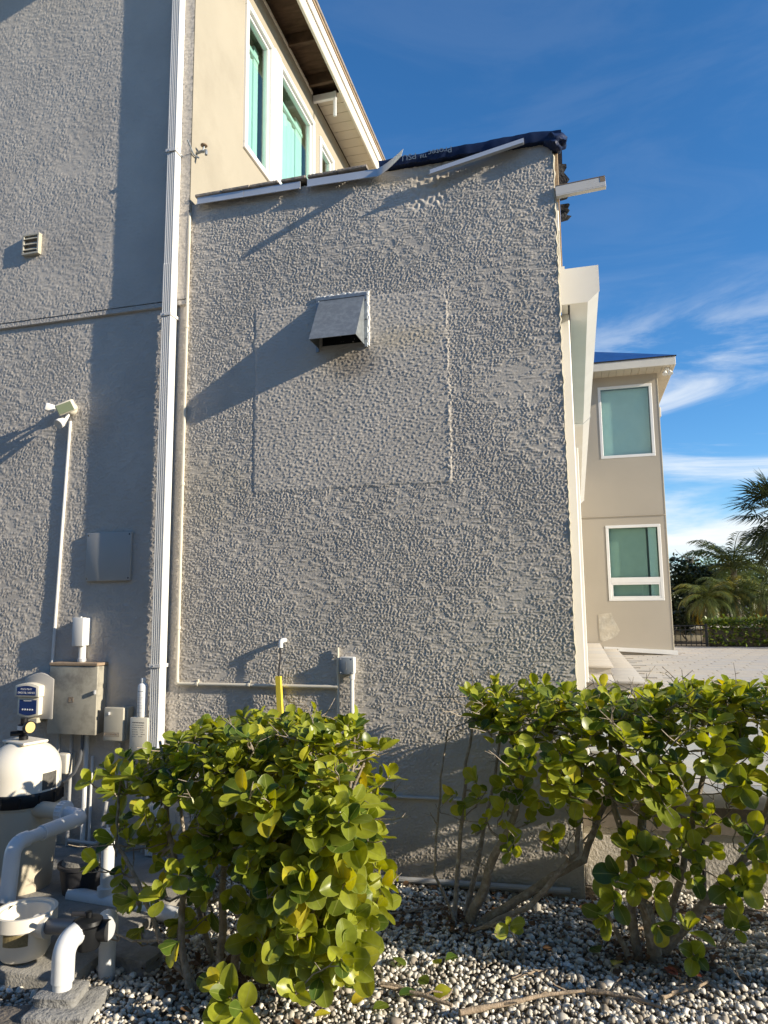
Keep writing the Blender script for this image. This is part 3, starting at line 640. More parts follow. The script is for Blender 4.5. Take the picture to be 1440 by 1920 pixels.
# broken timber and felt at the annex corner
G().box((CX1 + .001, WY + .02, 4.05), (CX1 + .032, 5.2, 4.345), .003).build('fascia_board', 'raw_wood', edge)
def felt(z0, z1, name):
    g = G(); n = 9; L = []; 
    for i in range(n):
        z = z0 + (z1 - z0) * i / (n - 1); w = .045 + .018 * math.sin(i * 1.9) + random.uniform(-.008, .008)
        L.append([(CX1 + .034, WY + .05, z), (CX1 + .034 + w, WY + .06 + random.uniform(-.01, .01), z), (CX1 + .034 + w * .8, WY + .09, z), (CX1 + .034, WY + .10, z)])
    V = [p for r in L for p in r]; Fc = []
    for i in range(n - 1):
        for j in range(4): Fc.append((i * 4 + j, i * 4 + (j + 1) % 4, (i + 1) * 4 + (j + 1) % 4, (i + 1) * 4 + j))
    Fc += [(3, 2, 1, 0), tuple((n - 1) * 4 + j for j in range(4))]
    g.add(V, Fc); g.build(name, 'torn_felt', edge, 0)
felt(4.07, 4.29, 'torn_felt'); felt(3.93, 4.02, 'torn_felt')
g = G(); zt = [3.96, 3.86, 3.83, 3.80]
g.box((CX1 + .0015, WY + .018, 3.83), (CX1 + .022, 4.8, 4.02), .003); g.build('broken_trim', 'white_frame', edge)
g = G(); M = Matrix.Translation((CX1 + .012, WY - .02, 4.035)) @ Matrix.Rotation(math.radians(-3.2), 4, 'Y')
g.box((0, 0, 0), (.292, .035, .008), .001, 1, M); g.box((0, 0, .0085), (.292, .005, .066), .001, 1, M)
G().box((0.0, -.002, .0665), (.292, .036, .070), 0, 1, M).build('rust_edge', 'panel_rust', edge, 0)
G().box((.262, -.0012, .034), (.2915, -.0002, .0660), 0, 1, M).build('rust_patch', 'panel_rust', edge, 0)
stub = g.build('broken_gutter_end', 'rusty_white', edge, 0); stub['label'] = 'rust-streaked stub of white metal trim sticking out at the corner'
# sliding door frames along the flank
for yy, zt, zb in ((4.78, 3.53, .54), (7.9, 3.53, .54), (9.05, 3.53, .65), (13.9, 3.53, .77)):
    G().box((CX1 + .001, yy, zb), (0.036, yy + .12, zt), .004).build('door_frame', 'white_frame', house)
G().box((CX1 + .001, 8.98, .647), (.10, 9.05, 3.5), .004).build('door_frame', 'white_frame', house)
G().box((CX1 + .001, 4.91, .56), (CX1 + .012, 7.89, 3.5)).build('door_glass', 'glass_teal', house, 0)

# roll-down shutter housings on the flank
def shutter(y0, y1, label, ends):
    t = thing('shutter_housing', (CX1, y0, 3.53), label, 'shutter housing', 'shutter housings along the annex')
    poly = [(CX1 + .012, 3.531), (.156, 3.531), (.228, 3.595), (.228, 3.766), (CX1 + .012, 3.766)]
    M = Matrix(((1, 0, 0, 0), (0, 0, 1, y0 + .006), (0, 1, 0, 0), (0, 0, 0, 1)))
    g = G(); g.prism(poly, y1 - y0 - .012, M); g.build('hood', 'white_metal', t, 20)
    poly2 = [(CX1 + .002, 3.526), (.157, 3.526), (.233, 3.593), (.233, 3.770), (.02, 3.770), (.02, 3.79), (CX1 + .002, 3.79)]
    for yy in (y0, y1 - .005):
        M2 = Matrix(((1, 0, 0, 0), (0, 0, 1, yy), (0, 1, 0, 0), (0, 0, 0, 1)))
        G().prism(poly2, .0055, M2).build('end_cap', 'white_frame', t, 20)
    G().box((.030, y0 + .03, 3.5285), (.042, y1 - .03, 3.530)).build('slot', 'black_plastic', t, 0)
    return t
shutter(4.60, 7.86, 'nearest white shutter housing with visible end cap on the annex flank', True)
shutter(7.90, 14.4, 'far white shutter housing beyond the bracket, close to the rear wing', True)

# ================================================================== REAR WING
wing = thing('house_wing', (0.9, WING_Y, PATIO_Z), 'tan two-storey rear wing with two stacked windows and blue roof', 'house wing')
WX0, WX1 = CX1 + .001, 1.852
wwin = [(0.64, 1.728, 4.625, 6.20), (0.655, 1.733, 1.62, 3.193)]
g = G()
for (xa, xb, za, zb) in ((WX0, .64, .3, 6.62), (1.728, WX1, .3, 6.62), (.64, 1.728, 6.20, 6.62), (.64, 1.728, 3.193, 4.625), (.64, 1.728, .3, 1.62)):
    g.box((xa, WING_Y, za), (xb, WING_Y + .25, zb))
g.build('wall', 'stucco_tan', wing, 0)
G().box((WX0, WING_Y + .26, .3), (WX1 - .001, 26, 6.6)).build('wing_body', 'stucco_tan', wing, 0)
G().box((WX0, WING_Y - .018, 3.375), (WX1, WING_Y - .001, 3.392), .003).build('band', 'stucco_tan', wing)
G().box((WX1 - .006, WING_Y - .006, .56), (WX1 + .010, WING_Y + .02, 6.5), .003).build('corner_bead', 'stucco_cream', wing)
for i, (xa, xb, za, zb) in enumerate(wwin):
    w = G(); fw = .06
    xa, xb = xa - .004, xb + .004
    y0, y1 = WING_Y - .008, WING_Y + .05
    for (p, q, r, s_) in ((xa, xb, za, za + fw), (xa, xb, zb - fw, zb), (xa, xa + fw, za + fw, zb - fw), (xb - fw, xb, za + fw, zb - fw)):
        w.box((p, y0, r), (q, y1, s_), .006)
    if i == 1: w.box((xa + fw, y0, 1.985), (xb - fw, y1, 2.10), .006)
    fr = w.build('window', 'white_frame', wing)
    zz = [(za + fw, zb - fw)] if i == 0 else [(za + fw, 1.985), (2.10, zb - fw)]
    for (r, s_) in zz:
        G().box((xa + fw - .003, WING_Y + .01, r - .003), (xb - fw + .003, WING_Y + .02, s_ + .003)).build('pane', 'pane_teal', fr, 0)
    G().box((xa + fw, WING_Y + .20, za + fw), (xb - fw, WING_Y + .21, zb - fw)).build('dim_room', 'interior', fr, 0)
    if i == 0: G().box((xa + fw + .01, WING_Y + .12, za + fw), (xb - fw - .01, WING_Y + .125, zb - fw)).build('blind', 'curtain', fr, 0)
    else:
        G().box((xa + fw + .01, WING_Y + .12, za + fw), (xb - fw - .22, WING_Y + .125, zb - fw)).build('blind', 'blind_reflection', fr, 0)
        G().box((xb - fw - .18, WING_Y + .08, za + fw), (xb - fw - .02, WING_Y + .085, zb - fw)).build('side_curtain', 'curtain', fr, 0)
    if i == 1:
        g = G()
        for (p, q, r, s_) in ((xa + fw, xb - fw, za + fw, za + fw + .035), (xa + fw, xb - fw, 1.95, 1.985), (xa + fw, xa + fw + .035, za + fw + .035, 1.95), (xb - fw - .035, xb - fw, za + fw + .035, 1.95)):
            g.box((p, y0 + .004, r), (q, WING_Y + .008, s_), .004)
        g.build('sash', 'white_frame', fr)
# cracked repair patch on the wing wall
def blob(poly, z, y, name, m, parent, th=.012):
    M = Matrix(((1, 0, 0, 0), (0, 0, 1, y), (0, 1, 0, 0), (0, 0, 0, 1)))
    G().prism(poly, th, M).build(name, m, parent, 20)
pp = [onY(x, y, WING_Y) for x, y in ((1122, 1152), (1146, 1149), (1150, 1160), (1157, 1172), (1162, 1182), (1157, 1192), (1143, 1199), (1131, 1203), (1125, 1200), (1123, 1178))]
blob([(p.x, p.z) for p in pp], 0, WING_Y - .006, 'repair_patch', 'patch_render', wing, .006)
M = Matrix(((1, 0, 0, 0), (0, 0, 1, WING_Y - .06), (0, 1, 0, 0), (0, 0, 0, 1)))
G().prism([(.50, .648), (.78, .648), (.78, .60), (1.92, .532), (1.92, .62), (1.85, .625), (.50, .69)], .055, M).build('base_trim', 'white_frame', wing, 20)
# hipped roof with overhang
RX1, RY0 = 2.17, 15.05
g = G(); z0 = 6.60; pk = (-2.81, 20.05, 9.1)
g.add([(WX0 - .02, RY0, z0), (RX1 + .02, RY0, z0), (RX1 + .02, 26, z0), pk, (pk[0], 26, pk[2]), (-7.8, 26, z0), (-7.8, RY0, z0)], [(0, 1, 3), (6, 0, 3), (1, 2, 4, 3), (6, 3, 4, 5)])
roof = g.build('roof', 'underlay_blue', wing, 0)
G().box((WX0 - 3, RY0, 6.40), (RX1, RY0 + .03, z0 - .004), .004).build('fascia', 'fascia_cream', roof)
G().box((RX1 - .03, RY0 + .032, 6.40), (RX1, 26, z0 - .004), .004).build('fascia', 'fascia_cream', roof)
G().box((WX0 - 3, RY0 - .01, z0 - .03), (RX1 + .02, RY0 - .002, z0 - .001)).build('roof_felt_edge', 'torn_felt', roof, 0)
xx = WX0
while xx < RX1 - .04:
    G().box((xx, RY0 + .032, 6.405), (min(xx + .145, RX1 - .032), WING_Y - .002, 6.415), .002).build('soffit_panel', 'soffit_cream', roof); xx += .15
yy = WING_Y
while yy < 22:
    G().box((WX1 + .002, yy, 6.405), (RX1 - .032, yy + .295, 6.415), .002).build('soffit_panel', 'soffit_cream', roof); yy += .3
G().box((WX1 + .001, 18.2, 6.12), (WX1 + .36, 18.35, 6.36), .01).build('eave_bracket', 'soffit_cream', roof)
t = thing('flood_light', (2.02, 15.25, 6.405), 'twin white flood light under the corner eave of the rear wing', 'light')
G().lathe([(.05, 0), (.05, .03), (.03, .04)], (2.02, 15.25, 6.40), 16, (0, 0, -1)).build('base', 'white_frame', t)
for dx in (-.06, .07):
    G().tube([(2.02, 15.25, 6.37), (2.02 + dx * .6, 15.23, 6.33)], .012, 8).build('arm', 'white_frame', t)
    G().lathe([(.02, 0), (.035, .03), (.055, .09), (.05, .092), (.0, .085)], (2.02 + dx * .6, 15.23, 6.34), 16, Vector((dx * 3, -.4, -1)).normalized()).build('lamp_head', 'white_frame', t)

# ================================================================== THINGS ON THE WALLS
# ribbed downspout
def downspout():
    xc, w, d = -2.618, .062, .080; yb = UY - .004; yf = yb - d + .006
    t = thing('downspout', (xc, yf, 0), 'white ribbed metal downspout running down between gable and annex', 'downspout')
    prof = [(-w / 2, yb), (-w / 2, yf)]
    for k in range(4):
        a = -w / 2 + .006 + k * .0135
        prof += [(a, yf), (a + .002, yf + .005), (a + .0065, yf + .005), (a + .0085, yf)]
    prof += [(w / 2, yf), (w / 2, yb)]
    def sect(z0, z1, grow, name):
        M = Matrix(((1, 0, 0, xc), (0, 1, 0, 0), (0, 0, 1, z0), (0, 0, 0, 1)))
        P = [(x * grow, yb + (y - yb) * grow) for x, y in prof]
        G().prism(P, z1 - z0, M).build(name, 'white_metal', t, 20)
    z_join = onY(325, 492, yf).z
    sect(z_join - .02, 7.0, 1.0, 'upper_pipe'); sect(0.06, z_join, 1.05, 'lower_pipe')
    for py in (282, 588, 1249):
        z = onY(320, py, yf).z; h = .022
        b = G(); x0, x1 = xc - w / 2 - .005, xc + w / 2 + .005; wall = UY if z > 3.7 else WY - .003
        b.box((x0 - .006, yf - .009, z - h / 2), (x1 + .002, yf - .0055, z + h / 2), .001)
        b.box((x1 - .001, yf - .0055, z - h / 2), (x1 + .002, wall, z + h / 2)); b.box((x0 - .006, yf - .0055, z - h / 2), (x0 - .003, wall, z + h / 2))
        s = b.build('strap', 'white_metal', t)
        G().lathe([(.0, .004), (.004, .003), (.0045, 0)], (xc - .01, yf - .009, z), 8, (0, -1, 0)).build('screw', 'flashing', s)
downspout()

# galvanised exhaust hood
def hood():
    x0, x1, z0, z1, dep = -1.543, -1.236, 3.233, 3.562, .20; yl = WY - dep
    t = thing('exhaust_hood', ((x0 + x1) / 2, WY, z0), 'galvanised metal exhaust hood jutting from the replastered square', 'vent hood')
    th = .0025; g = G()
    # top slope
    A = [(x0, WY - .012, z1), (x1, WY - .012, z1), (x1, yl, z0), (x0, yl, z0)]
    def slab(q, nrm):
        n = Vector(nrm) * th; p = [Vector(v) for v in q]
        g.add([tuple(v) for v in p] + [tuple(v + n) for v in p], [(0, 1, 2, 3), (7, 6, 5, 4), (0, 4, 5, 1), (1, 5, 6, 2), (2, 6, 7, 3), (3, 7, 4, 0)])
    slab(A, (0, .8, -.6)); 
    for x, s_ in ((x0, 1), (x1, -1)):
        q = [(x, WY - .012, z1 - .004), (x, yl + .003, z0), (x, WY - .012, z0)]; p = [Vector(v) for v in q]; n = Vector((s_, 0, 0)) * th
        g.add([tuple(v) for v in p] + [tuple(v + n) for v in p], [(0, 1, 2), (5, 4, 3), (0, 3, 4, 1), (1, 4, 5, 2), (2, 5, 3, 0)])
    g.build('cowl', 'galvanised', t, 0)
    f = G()
    for (a, b, c, d) in ((x0 - .022, x1 + .022, z1 + .001, z1 + .024), (x0 - .022, x0 - .001, z0 - .018, z1), (x1 + .001, x1 + .022, z0 - .018, z1)): f.box((a, WY - .016, c), (b, WY - .006, d), .001)
    fl = f.build('flange', 'galvanised', t)
    for z in (3.27, 3.40, 3.53): G().lathe([(.0, .004), (.005, .003), (.006, 0)], (x1 + .012, WY - .016, z), 8, (0, -1, 0)).build('screw', 'dark_print', fl)
    s = G(); rr = random.Random(5)
    for poly in ([(x0 - .026 + i * .012, z1 + .026) for i in range(32)], [(x1 + .026, z1 + .02 - i * .012) for i in range(31)]):
        s.tube([(x + rr.uniform(-.004, .004), WY - .008, z + rr.uniform(-.004, .004)) for x, z in poly], [.007 + rr.uniform(-.002, .004) for _ in poly], 6)
    s.build('sealant_bead', 'sealant', t)
    G().box((x0 + .02, WY - .0075, z0 + .02), (x1 - .02, WY - .0065, z1 - .06)).build('duct_mouth', 'black_plastic', t, 0)
hood()

# small louvred vent on the upper gable
def louvre():
    p0, p1 = onY(43, 441, UY - .03), onY(72, 474, UY - .03); x0, x1, z1, z0 = p0.x, p1.x, p0.z, p1.z
    t = thing('wall_vent', ((x0 + x1) / 2, UY, z0), 'small square louvred vent high on the gable wall', 'vent')
    g = G(); f = .016
    for (a, b, c, d) in ((x0, x1, z0, z0 + f), (x0, x1, z1 - f, z1), (x0, x0 + f, z0 + f, z1 - f), (x1 - f, x1, z0 + f, z1 - f)): g.box((a, UY - .034, c), (b, UY - .001, d), .002)
    g.build('frame', 'tan_plastic', t)
    for k in range(3):
        zc = z0 + f + (z1 - z0 - 2 * f) * (k + .5) / 3
        M = Matrix.Translation((0, UY - .018, zc)) @ Matrix.Rotation(math.radians(-35), 4, 'X')
        G().box((x0 + f, -.012, -.0155), (x1 - f, -.009, .0155), 0, 1, M).build('slat', 'tan_plastic', t, 0)
louvre()

# conduit helper: straight run + clips
def conduit_run(name, pts, r, m, label, clips=(), n=10):
    c = pts[len(pts) // 2]
    t = thing(name, pts[0], label, 'conduit'); G().tube(pts, r, n).build('pipe', m, t)
    for p in clips:
        G().tube([(p[0] - .006, p[1], p[2]), (p[0] + .006, p[1], p[2])] if p[3] == 'h' else [(p[0], p[1], p[2] - .01), (p[0], p[1], p[2] + .01)], r + .004, n).build('clip', m, t)
        if p[3] == 'h': G().box((p[0] - .006, p[1] + .002, p[2] + r), (p[0] + .006, WY - .002, p[2] + r + .018), .002).build('clip', m, t)
    return t
r = .011; yc = WY - .018
zc = onY(480, 1285, yc).z; xb = onY(337, 1100, yc).x; xe = onY(633, 1285, yc).x
pts = [(xb, yc, 4.33)] + bend((xb, yc, 2.0), (xb, yc, zc), (xe, yc, zc), .02)
conduit_run('conduit', pts, r, 'conduit_cream', 'cream conduit dropping beside the downspout then turning along the annex wall',
            [(onY(370, 1285, yc).x, yc, zc, 'h'), (onY(467, 1285, yc).x, yc, zc, 'h'), (xb, yc, 1.45, 'v'), (xb, yc, 2.4, 'v'), (xb, yc, 3.5, 'v')])

# grey junction box
def jbox():
    d = .055; y = WY - d; p0, p1 = onY(635, 1232, y), onY(663, 1265, y)
    t = thing('junction_box', ((p0.x + p1.x) / 2, WY, p1.z), 'grey square junction box mounted above the left hedge on the annex wall', 'junction box')
    G().box((p0.x, y + .008, p1.z), (p1.x, WY - .003, p0.z), .008, 2).build('box', 'conduit_white', t)
    lid = G().box((p0.x + .002, y, p1.z + .002), (p1.x - .002, y + .0075, p0.z - .002), .003, 2).build('lid', 'box_grey', t)
    for sx in (0, 1):
        for sz in (0, 1): G().lathe([(.0, .002), (.004, .0015), (.0045, 0)], (p0.x + .011 + sx * (p1.x - p0.x - .022), y, p1.z + .011 + sz * (p0.z - p1.z - .022)), 8, (0, -1, 0)).build('screw', 'flashing', lid)
    pr = G(); xq = (p0.x + p1.x) / 2; q = random.Random(6)
    for k in range(9): pr.box((xq - .003, y - .0008, p1.z + .028 + k * .0055), (xq + q.uniform(.0, .003), y - .0001, p1.z + .031 + k * .0055))
    pr.build('embossed_print', 'panel_grey', lid, 0)['kind'] = 'stuff'
    G().tube([(p1.x - .018, WY - .028, .06), (p1.x - .018, WY - .028, p1.z + .004)], .0125, 10).build('riser_pipe', 'conduit_white', t)
    G().tube([(p1.x - .018, WY - .028, p1.z - .03), (p1.x - .018, WY - .028, p1.z + .004)], .017, 10).build('adapter', 'conduit_white', t)
    xs = onY(634, 1300, WY - .016).x
    G().tube([(xs, WY - .016, .06), (xs, WY - .016, onY(634, 1214, WY - .016).z)], .008, 8).build('riser_pipe', 'conduit_cream', t)
jbox()

# cable with white elbow and yellow sleeve
def cable():
    y = WY - .05; c = onY(526, 1205, y); b = onY(522, 1268, y)
    t = thing('service_cable', (c.x, y, .05), 'black cable entering the wall through a white elbow above a yellow sleeve', 'cable')
    G().tube(bend((c.x + .01, WY + .005, c.z + .012), (c.x + .002, y, c.z + .012), (c.x, y, c.z - .03), .02), .015, 12).build('elbow', 'pvc', t)
    G().tube([(c.x, y, c.z - .02), (c.x - .002, y, c.z - .1), (b.x, y, b.z - .02)], .0055, 8).build('cable', 'black_rubber', t)
    g = G(); M = Matrix.Translation((b.x, y, 0)) @ Matrix.Rotation(math.radians(2.0), 4, 'Y')
    e = onY(526, 1345, y)
    G().prism([(-.016, -.013), (.016, -.013), (.016, .014), (-.016, .014)], b.z - .05, Matrix(((1, 0, (b.x - e.x) / (b.z - e.z), e.x - (b.x - e.x) / (b.z - e.z) * (e.z - .05)), (0, 1, 0, y), (0, 0, 1, .05), (0, 0, 0, 1)))).build('sleeve', 'yellow_pvc', t)
cable()

# horizontal conduit low on the wall and pipe along its foot
ym = WY - .014
conduit_run('low_conduit', [(-2.45, ym, .47), (-1.24, ym, .474), (CX1 - .1, ym, .487)], .009, 'stucco_grey', 'thin painted conduit running level low on the annex wall')
t = conduit_run('foot_pipe', [(-2.4, WY - .03, .03), (-1.1, WY - .03, .028), (-.1, WY - .03, .05)], .016, 'conduit_grey', 'grey pipe lying along the foot of the annex wall')

# motion flood light
def sec_light():
    b = onY(136, 768, WY); 
    t = thing('security_light', (b.x, WY, b.z), 'white twin-lamp motion security light at the top of a wall conduit', 'light')
    G().lathe([(.045, 0), (.045, .03), (.038, .042), (0, .044)], (b.x, WY - .002, b.z), 20, (0, -1, 0)).build('base', 'cream_plastic', t)
    G().tube([(b.x, WY - .03, b.z), onY(125, 766, WY - .12)], .012, 8).build('arm', 'cream_plastic', t)
    c = onY(123, 764, WY - .15)
    M = Matrix.Translation(c) @ Matrix.Rotation(math.radians(-14), 4, 'Y') @ Matrix.Rotation(math.radians(28), 4, 'X') @ Matrix.Rotation(math.radians(20), 4, 'Z')
    h = G().box((-.062, -.02, -.04), (.062, .045, .04), .012, 3, M).build('lamp_head', 'cream_plastic', t)
    G().box((-.052, -.0225, -.031), (.052, -.0205, .031), 0, 1, M).build('lens', 'glass_blind', h, 0)
    c2 = onY(94, 765, WY - .10)
    M = Matrix.Translation(c2) @ Matrix.Rotation(math.radians(18), 4, 'Y') @ Matrix.Rotation(math.radians(40), 4, 'Z')
    G().box((-.035, -.04, -.028), (.035, .03, .028), .012, 3, M).build('lamp_head', 'white_frame', t)
    G().tube([(b.x - .03, WY - .03, b.z), c2], .01, 8).build('arm', 'cream_plastic', t)
    s0, s1 = onY(128, 778, WY - .06), onY(118, 796, WY - .11)
    G().tube([s0, s1], .012, 8).build('arm', 'white_frame', t)
    G().lathe([(.0, 0), (.022, .004), (.03, .03), (.034, .034), (.034, .062), (.03, .064), (0, .058)], onY(120, 788, WY - .10), 16, Vector((-.1, -.75, -.65)).normalized()).build('motion_sensor', 'white_frame', t)
    x0, x1 = onY(132, 790, WY - .012).x, onY(98, 1238, WY - .012).x
    z0, z1 = onY(132, 790, WY - .012).z, onY(98, 1238, WY - .012).z
    G().tube([(x0, WY - .012, z0), (x1 + (x0 - x1) * .5, WY - .012, (z0 + z1) / 2), (x1, WY - .012, z1 - .06)], .0105, 10).build('conduit', 'conduit_white', t)
sec_light()

# blank cover plate
def plate():
    y = WY - .026; a, b = onY(163, 1000, y), onY(243, 1088, y)
    t = thing('cover_plate', ((a.x + b.x) / 2, WY, b.z), 'blank grey square cover plate screwed to the gable wall', 'cover plate')
    G().box((a.x, y, b.z), (b.x, WY - .004, a.z), .003, 2).build('plate', 'panel_grey', t)
    for fx in (.04, .96):
        for fz in (.05, .95): G().lathe([(.0, .002), (.005, .0015), (.006, 0)], (a.x + (b.x - a.x) * fx, y, b.z + (a.z - b.z) * fz), 8, (0, -1, 0)).build('screw', 'dark_print', t)
plate()

# weatherproof outlet box on a nipple
def outlet():
    d = .085; y = WY - d; a, b = onY(136, 1158, y), onY(154, 1212, y)
    t = thing('outlet_box', ((a.x + b.x) / 2, WY, b.z), 'white weatherproof box on a short pipe above the steel panel', 'outlet box')
    G().box((a.x, y, b.z), (b.x, WY - .045, a.z), .006, 2).build('cover', 'white_metal', t)
    G().box((a.x + .003, WY - .044, b.z + .003), (b.x - .001, WY - .002, a.z - .004), .004, 2).build('back_box', 'conduit_white', t)
    xm = (a.x + b.x) / 2 + .006; zt = onY(150, 1240, WY - .04).z
    G().tube([(xm, WY - .035, zt - .01), (xm, WY - .035, b.z + .01)], .024, 16).build('nipple', 'conduit_white', t)
    G().tube([(xm, WY - .035, zt), (xm, WY - .035, zt + .018)], .029, 16).build('locknut', 'flashing', t)
    G().lathe([(0.006, 0), (0.006, .008), (0, .009)], (xm, WY - .06, a.z - .002), 8).build('bolt', 'white_frame', t)
outlet()

# steel service panel
def panel():
    d = .115; y = WY - d; a, b = onY(94, 1248, y), onY(177, 1379, y); x0, x1, z1, z0 = a.x, b.x, a.z, b.z
    t = thing('electrical_cabinet', ((x0 + x1) / 2, WY, z0), 'weathered tan steel electrical panel with rusty top lip and side latch', 'electrical panel')
    G().box((x0 + .004, y + .02, z0 + .004), (x1 - .002, WY - .004, z1 - .003), .002).build('enclosure', 'panel_steel', t)
    dr = G().box((x0, y, z0), (x1 + .003, y + .019, z1), .003, 2).build('door', 'panel_steel', t)
    G().box((x0 - .003, y - .006, z1 + .001), (x1 + .004, WY - .003, z1 + .020), .003).build('top_lip', 'panel_rust', t)
    zl = onY(172, 1298, y).z
    G().box((x1 - .012, y - .016, zl - .012), (x1 + .001, y - .0005, zl + .014), .002).build('latch', 'flashing', dr)
    G().box((x1 + .0035, y + .004, zl - .025), (x1 + .006, y + .05, zl + .02), .002).build('hasp', 'panel_steel', dr)
    xm, zm = onY(133, 1312, y).x, onY(133, 1312, y).z; e = G(); s_ = .017
    for q in ((xm - s_, xm + s_, zm + s_ - .0035, zm + s_), (xm - s_, xm + s_, zm - s_, zm - s_ + .0035), (xm - s_, xm - s_ + .0035, zm - s_, zm + s_), (xm + s_ - .0035, xm + s_, zm - s_, zm + s_)): e.box((q[0], y - .0016, q[2]), (q[1], y - .0002, q[3]))
    e.build('emblem_frame', 'panel_rust', dr, 0)
    lettering('D', .028, Matrix.Translation((xm, y - .0004, zm)) @ FACE_CAM, 'panel_rust', dr, extrude=.0008)
    # conduits out of the underside
    for k, (px, rr, m, zt) in enumerate(((108, .012, 'conduit_grey', .04), (132, .012, 'conduit_grey', .04), (160, .016, 'conduit_white', .04))):
        x = onY(px, 1450, WY - .035).x
        G().tube([(x, WY - .035, zt), (x, WY - .035, z0 + .012)], rr, 10).build('conduit', m, t)
    x = onY(172, 1450, WY - .03).x
    G().tube([(x, WY - .03, .04), (x, WY - .03, .62)], .009, 8).build('conduit', 'conduit_white', t)
    c0 = onY(155, 1378, WY - .06)
    pts = [c0 + Vector((0, 0, .03)), onY(154, 1400, WY - .06), onY(150, 1425, WY - .065), onY(140, 1448, WY - .07), onY(125, 1462, WY - .07), onY(108, 1470, WY - .06)]
    G().tube(pts, .011, 10).build('flexible_conduit', 'grey_pipe', t)
panel()

def small_jbox():
    y = WY - .09; a, b = onY(104, 1413, y), onY(124, 1453, y)
    t = thing('cream_box', ((a.x + b.x) / 2, WY, b.z), 'small stained cream junction box below the steel panel', 'junction box')
    G().box((a.x, y, b.z), (b.x, WY - .025, a.z), .012, 3).build('cover', 'cream_plastic', t)
    G().box((a.x + .004, WY - .024, b.z + .004), (b.x + .002, WY - .002, a.z - .002), .004).build('back_box', 'cream_plastic', t)
small_jbox()

# pool timer
def timer():
    d = .105; y = WY - d; a, b = onY(195, 1326, y), onY(230, 1391, y); x0, x1, z1, z0 = a.x, b.x, a.z, b.z
    t = thing('pool_timer', ((x0 + x1) / 2, WY, z0), 'tan plastic timer box with padlock lug right of the steel panel', 'timer box')
    dr = G().box((x0, y, z0), (x1, y + .028, z1), .008, 3).build('door', 'tan_plastic', t)
    G().box((x0 + .004, y + .029, z0 + .004), (x1 + .006, WY - .003, z1 - .002), .005, 2).build('case', 'tan_plastic', t)
    c = onY(206, 1337, y)
    G().box((c.x - .006, y - .018, c.z - .012), (c.x + .006, y - .0004, c.z + .008), .003).build('lock_lug', 'flashing', dr)
    m = onY(209, 1377, y); fr = G()
    for q in ((-.055, .055, .011, .0125), (-.055, .055, -.0125, -.011), (-.055, -.0535, -.0125, .0125), (.0535, .055, -.0125, .0125)): fr.box((m.x + q[0], y - .0011, m.z + q[2]), (m.x + q[1], y - .0001, m.z + q[3]))
    fr.build('name_frame', 'panel_rust', dr, 0)
    lettering('INTERMATIC', .017, Matrix.Translation((m.x, y - .0004, m.z)) @ FACE_CAM, 'panel_rust', dr, extrude=.0006)
    G().tube([(m.x + .02, WY - .03, .05), (m.x + .02, WY - .03, z0 + .01)], .011, 8).build('conduit', 'conduit_grey', t)
timer()

def relay_and_bottle():
    d = .115; y = WY - d; a, b = onY(244, 1345, y), onY(275, 1412, y); x0, x1, z1, z0 = a.x, b.x, a.z, b.z
    t = thing('relay_box', ((x0 + x1) / 2, WY, z0), 'pale box with printed front under the white bottle', 'relay box')
    bx = G().box((x0, y, z0), (x1, WY - .003, z1), .003, 2).build('box', 'cream_plastic', t)
    xm = (x0 + x1) / 2
    pr = G(); q = random.Random(4)                         # illegible fine print: short dark dashes
    for k in range(7):
        x = x0 + .018; z = z1 - .034 - k * .014; h = .005 if k == 0 else .0026
        while x < x1 - .024:
            w = q.uniform(.004, .014); pr.box((x, y - .0006, z), (min(x + w, x1 - .018), y - .0001, z + h)); x += w + q.uniform(.002, .005) + (.02 if k > 2 and q.random() < .3 else 0)
    pr.build('print', 'dark_print', bx, 0)['kind'] = 'stuff'
    G().tube([(xm, WY - .03, .05), (xm, WY - .03, z0 + .01)], .011, 8).build('conduit', 'conduit_grey', t)
    yb = WY - .080; p = onY(267, 1340, yb); zt = onY(267, 1271, yb).z; H = zt - z1; r = .034
    bt = thing('bottle', (p.x, yb, z1 + .001), 'white plastic bottle standing on the pale box beside the downspout', 'bottle')
    body = G().lathe([(r - .004, 0), (r, .006), (r, H * .76), (r * .9, H * .82), (r * .45, H * .87), (r * .42, H * .9)], (p.x, yb, z1 + .001), 24).build('body', 'white_print', bt)
    G().lathe([(r * .5, H * .88), (r * .5, H - .004), (r * .44, H), (0, H)], (p.x, yb, z1 + .001), 18).build('cap', 'white_frame', bt)
    lab = G(); 
    for i in range(13):
        w0 = math.radians(-120 + i * 10); 
    for k, s_ in enumerate((.66, .57, .50, .45, .38, .30, .24, .12)):
        rr = random.Random(k); n = 9
        a0 = math.radians(-126); a1 = math.radians(-126 + rr.uniform(45, 80)); z = z1 + H * s_; h = .0016 if k else .004
        V, Fc = [], []
        for i in range(n):
            w = a0 + (a1 - a0) * i / (n - 1)
            for rad in (r + .0004, r + .0012):
                for zz in (z, z + h): V.append((p.x + rad * math.cos(w), yb + rad * math.sin(w), zz))
        for i in range(n - 1):
            o = i * 4; Fc += [(o + 2, o + 6, o + 7, o + 3), (o, o + 1, o + 5, o + 4), (o + 1, o + 3, o + 7, o + 5), (o, o + 4, o + 6, o + 2)]
        lab.add(V, Fc)
    lab.build('print', 'box_grey', body, 0)
relay_and_bottle()

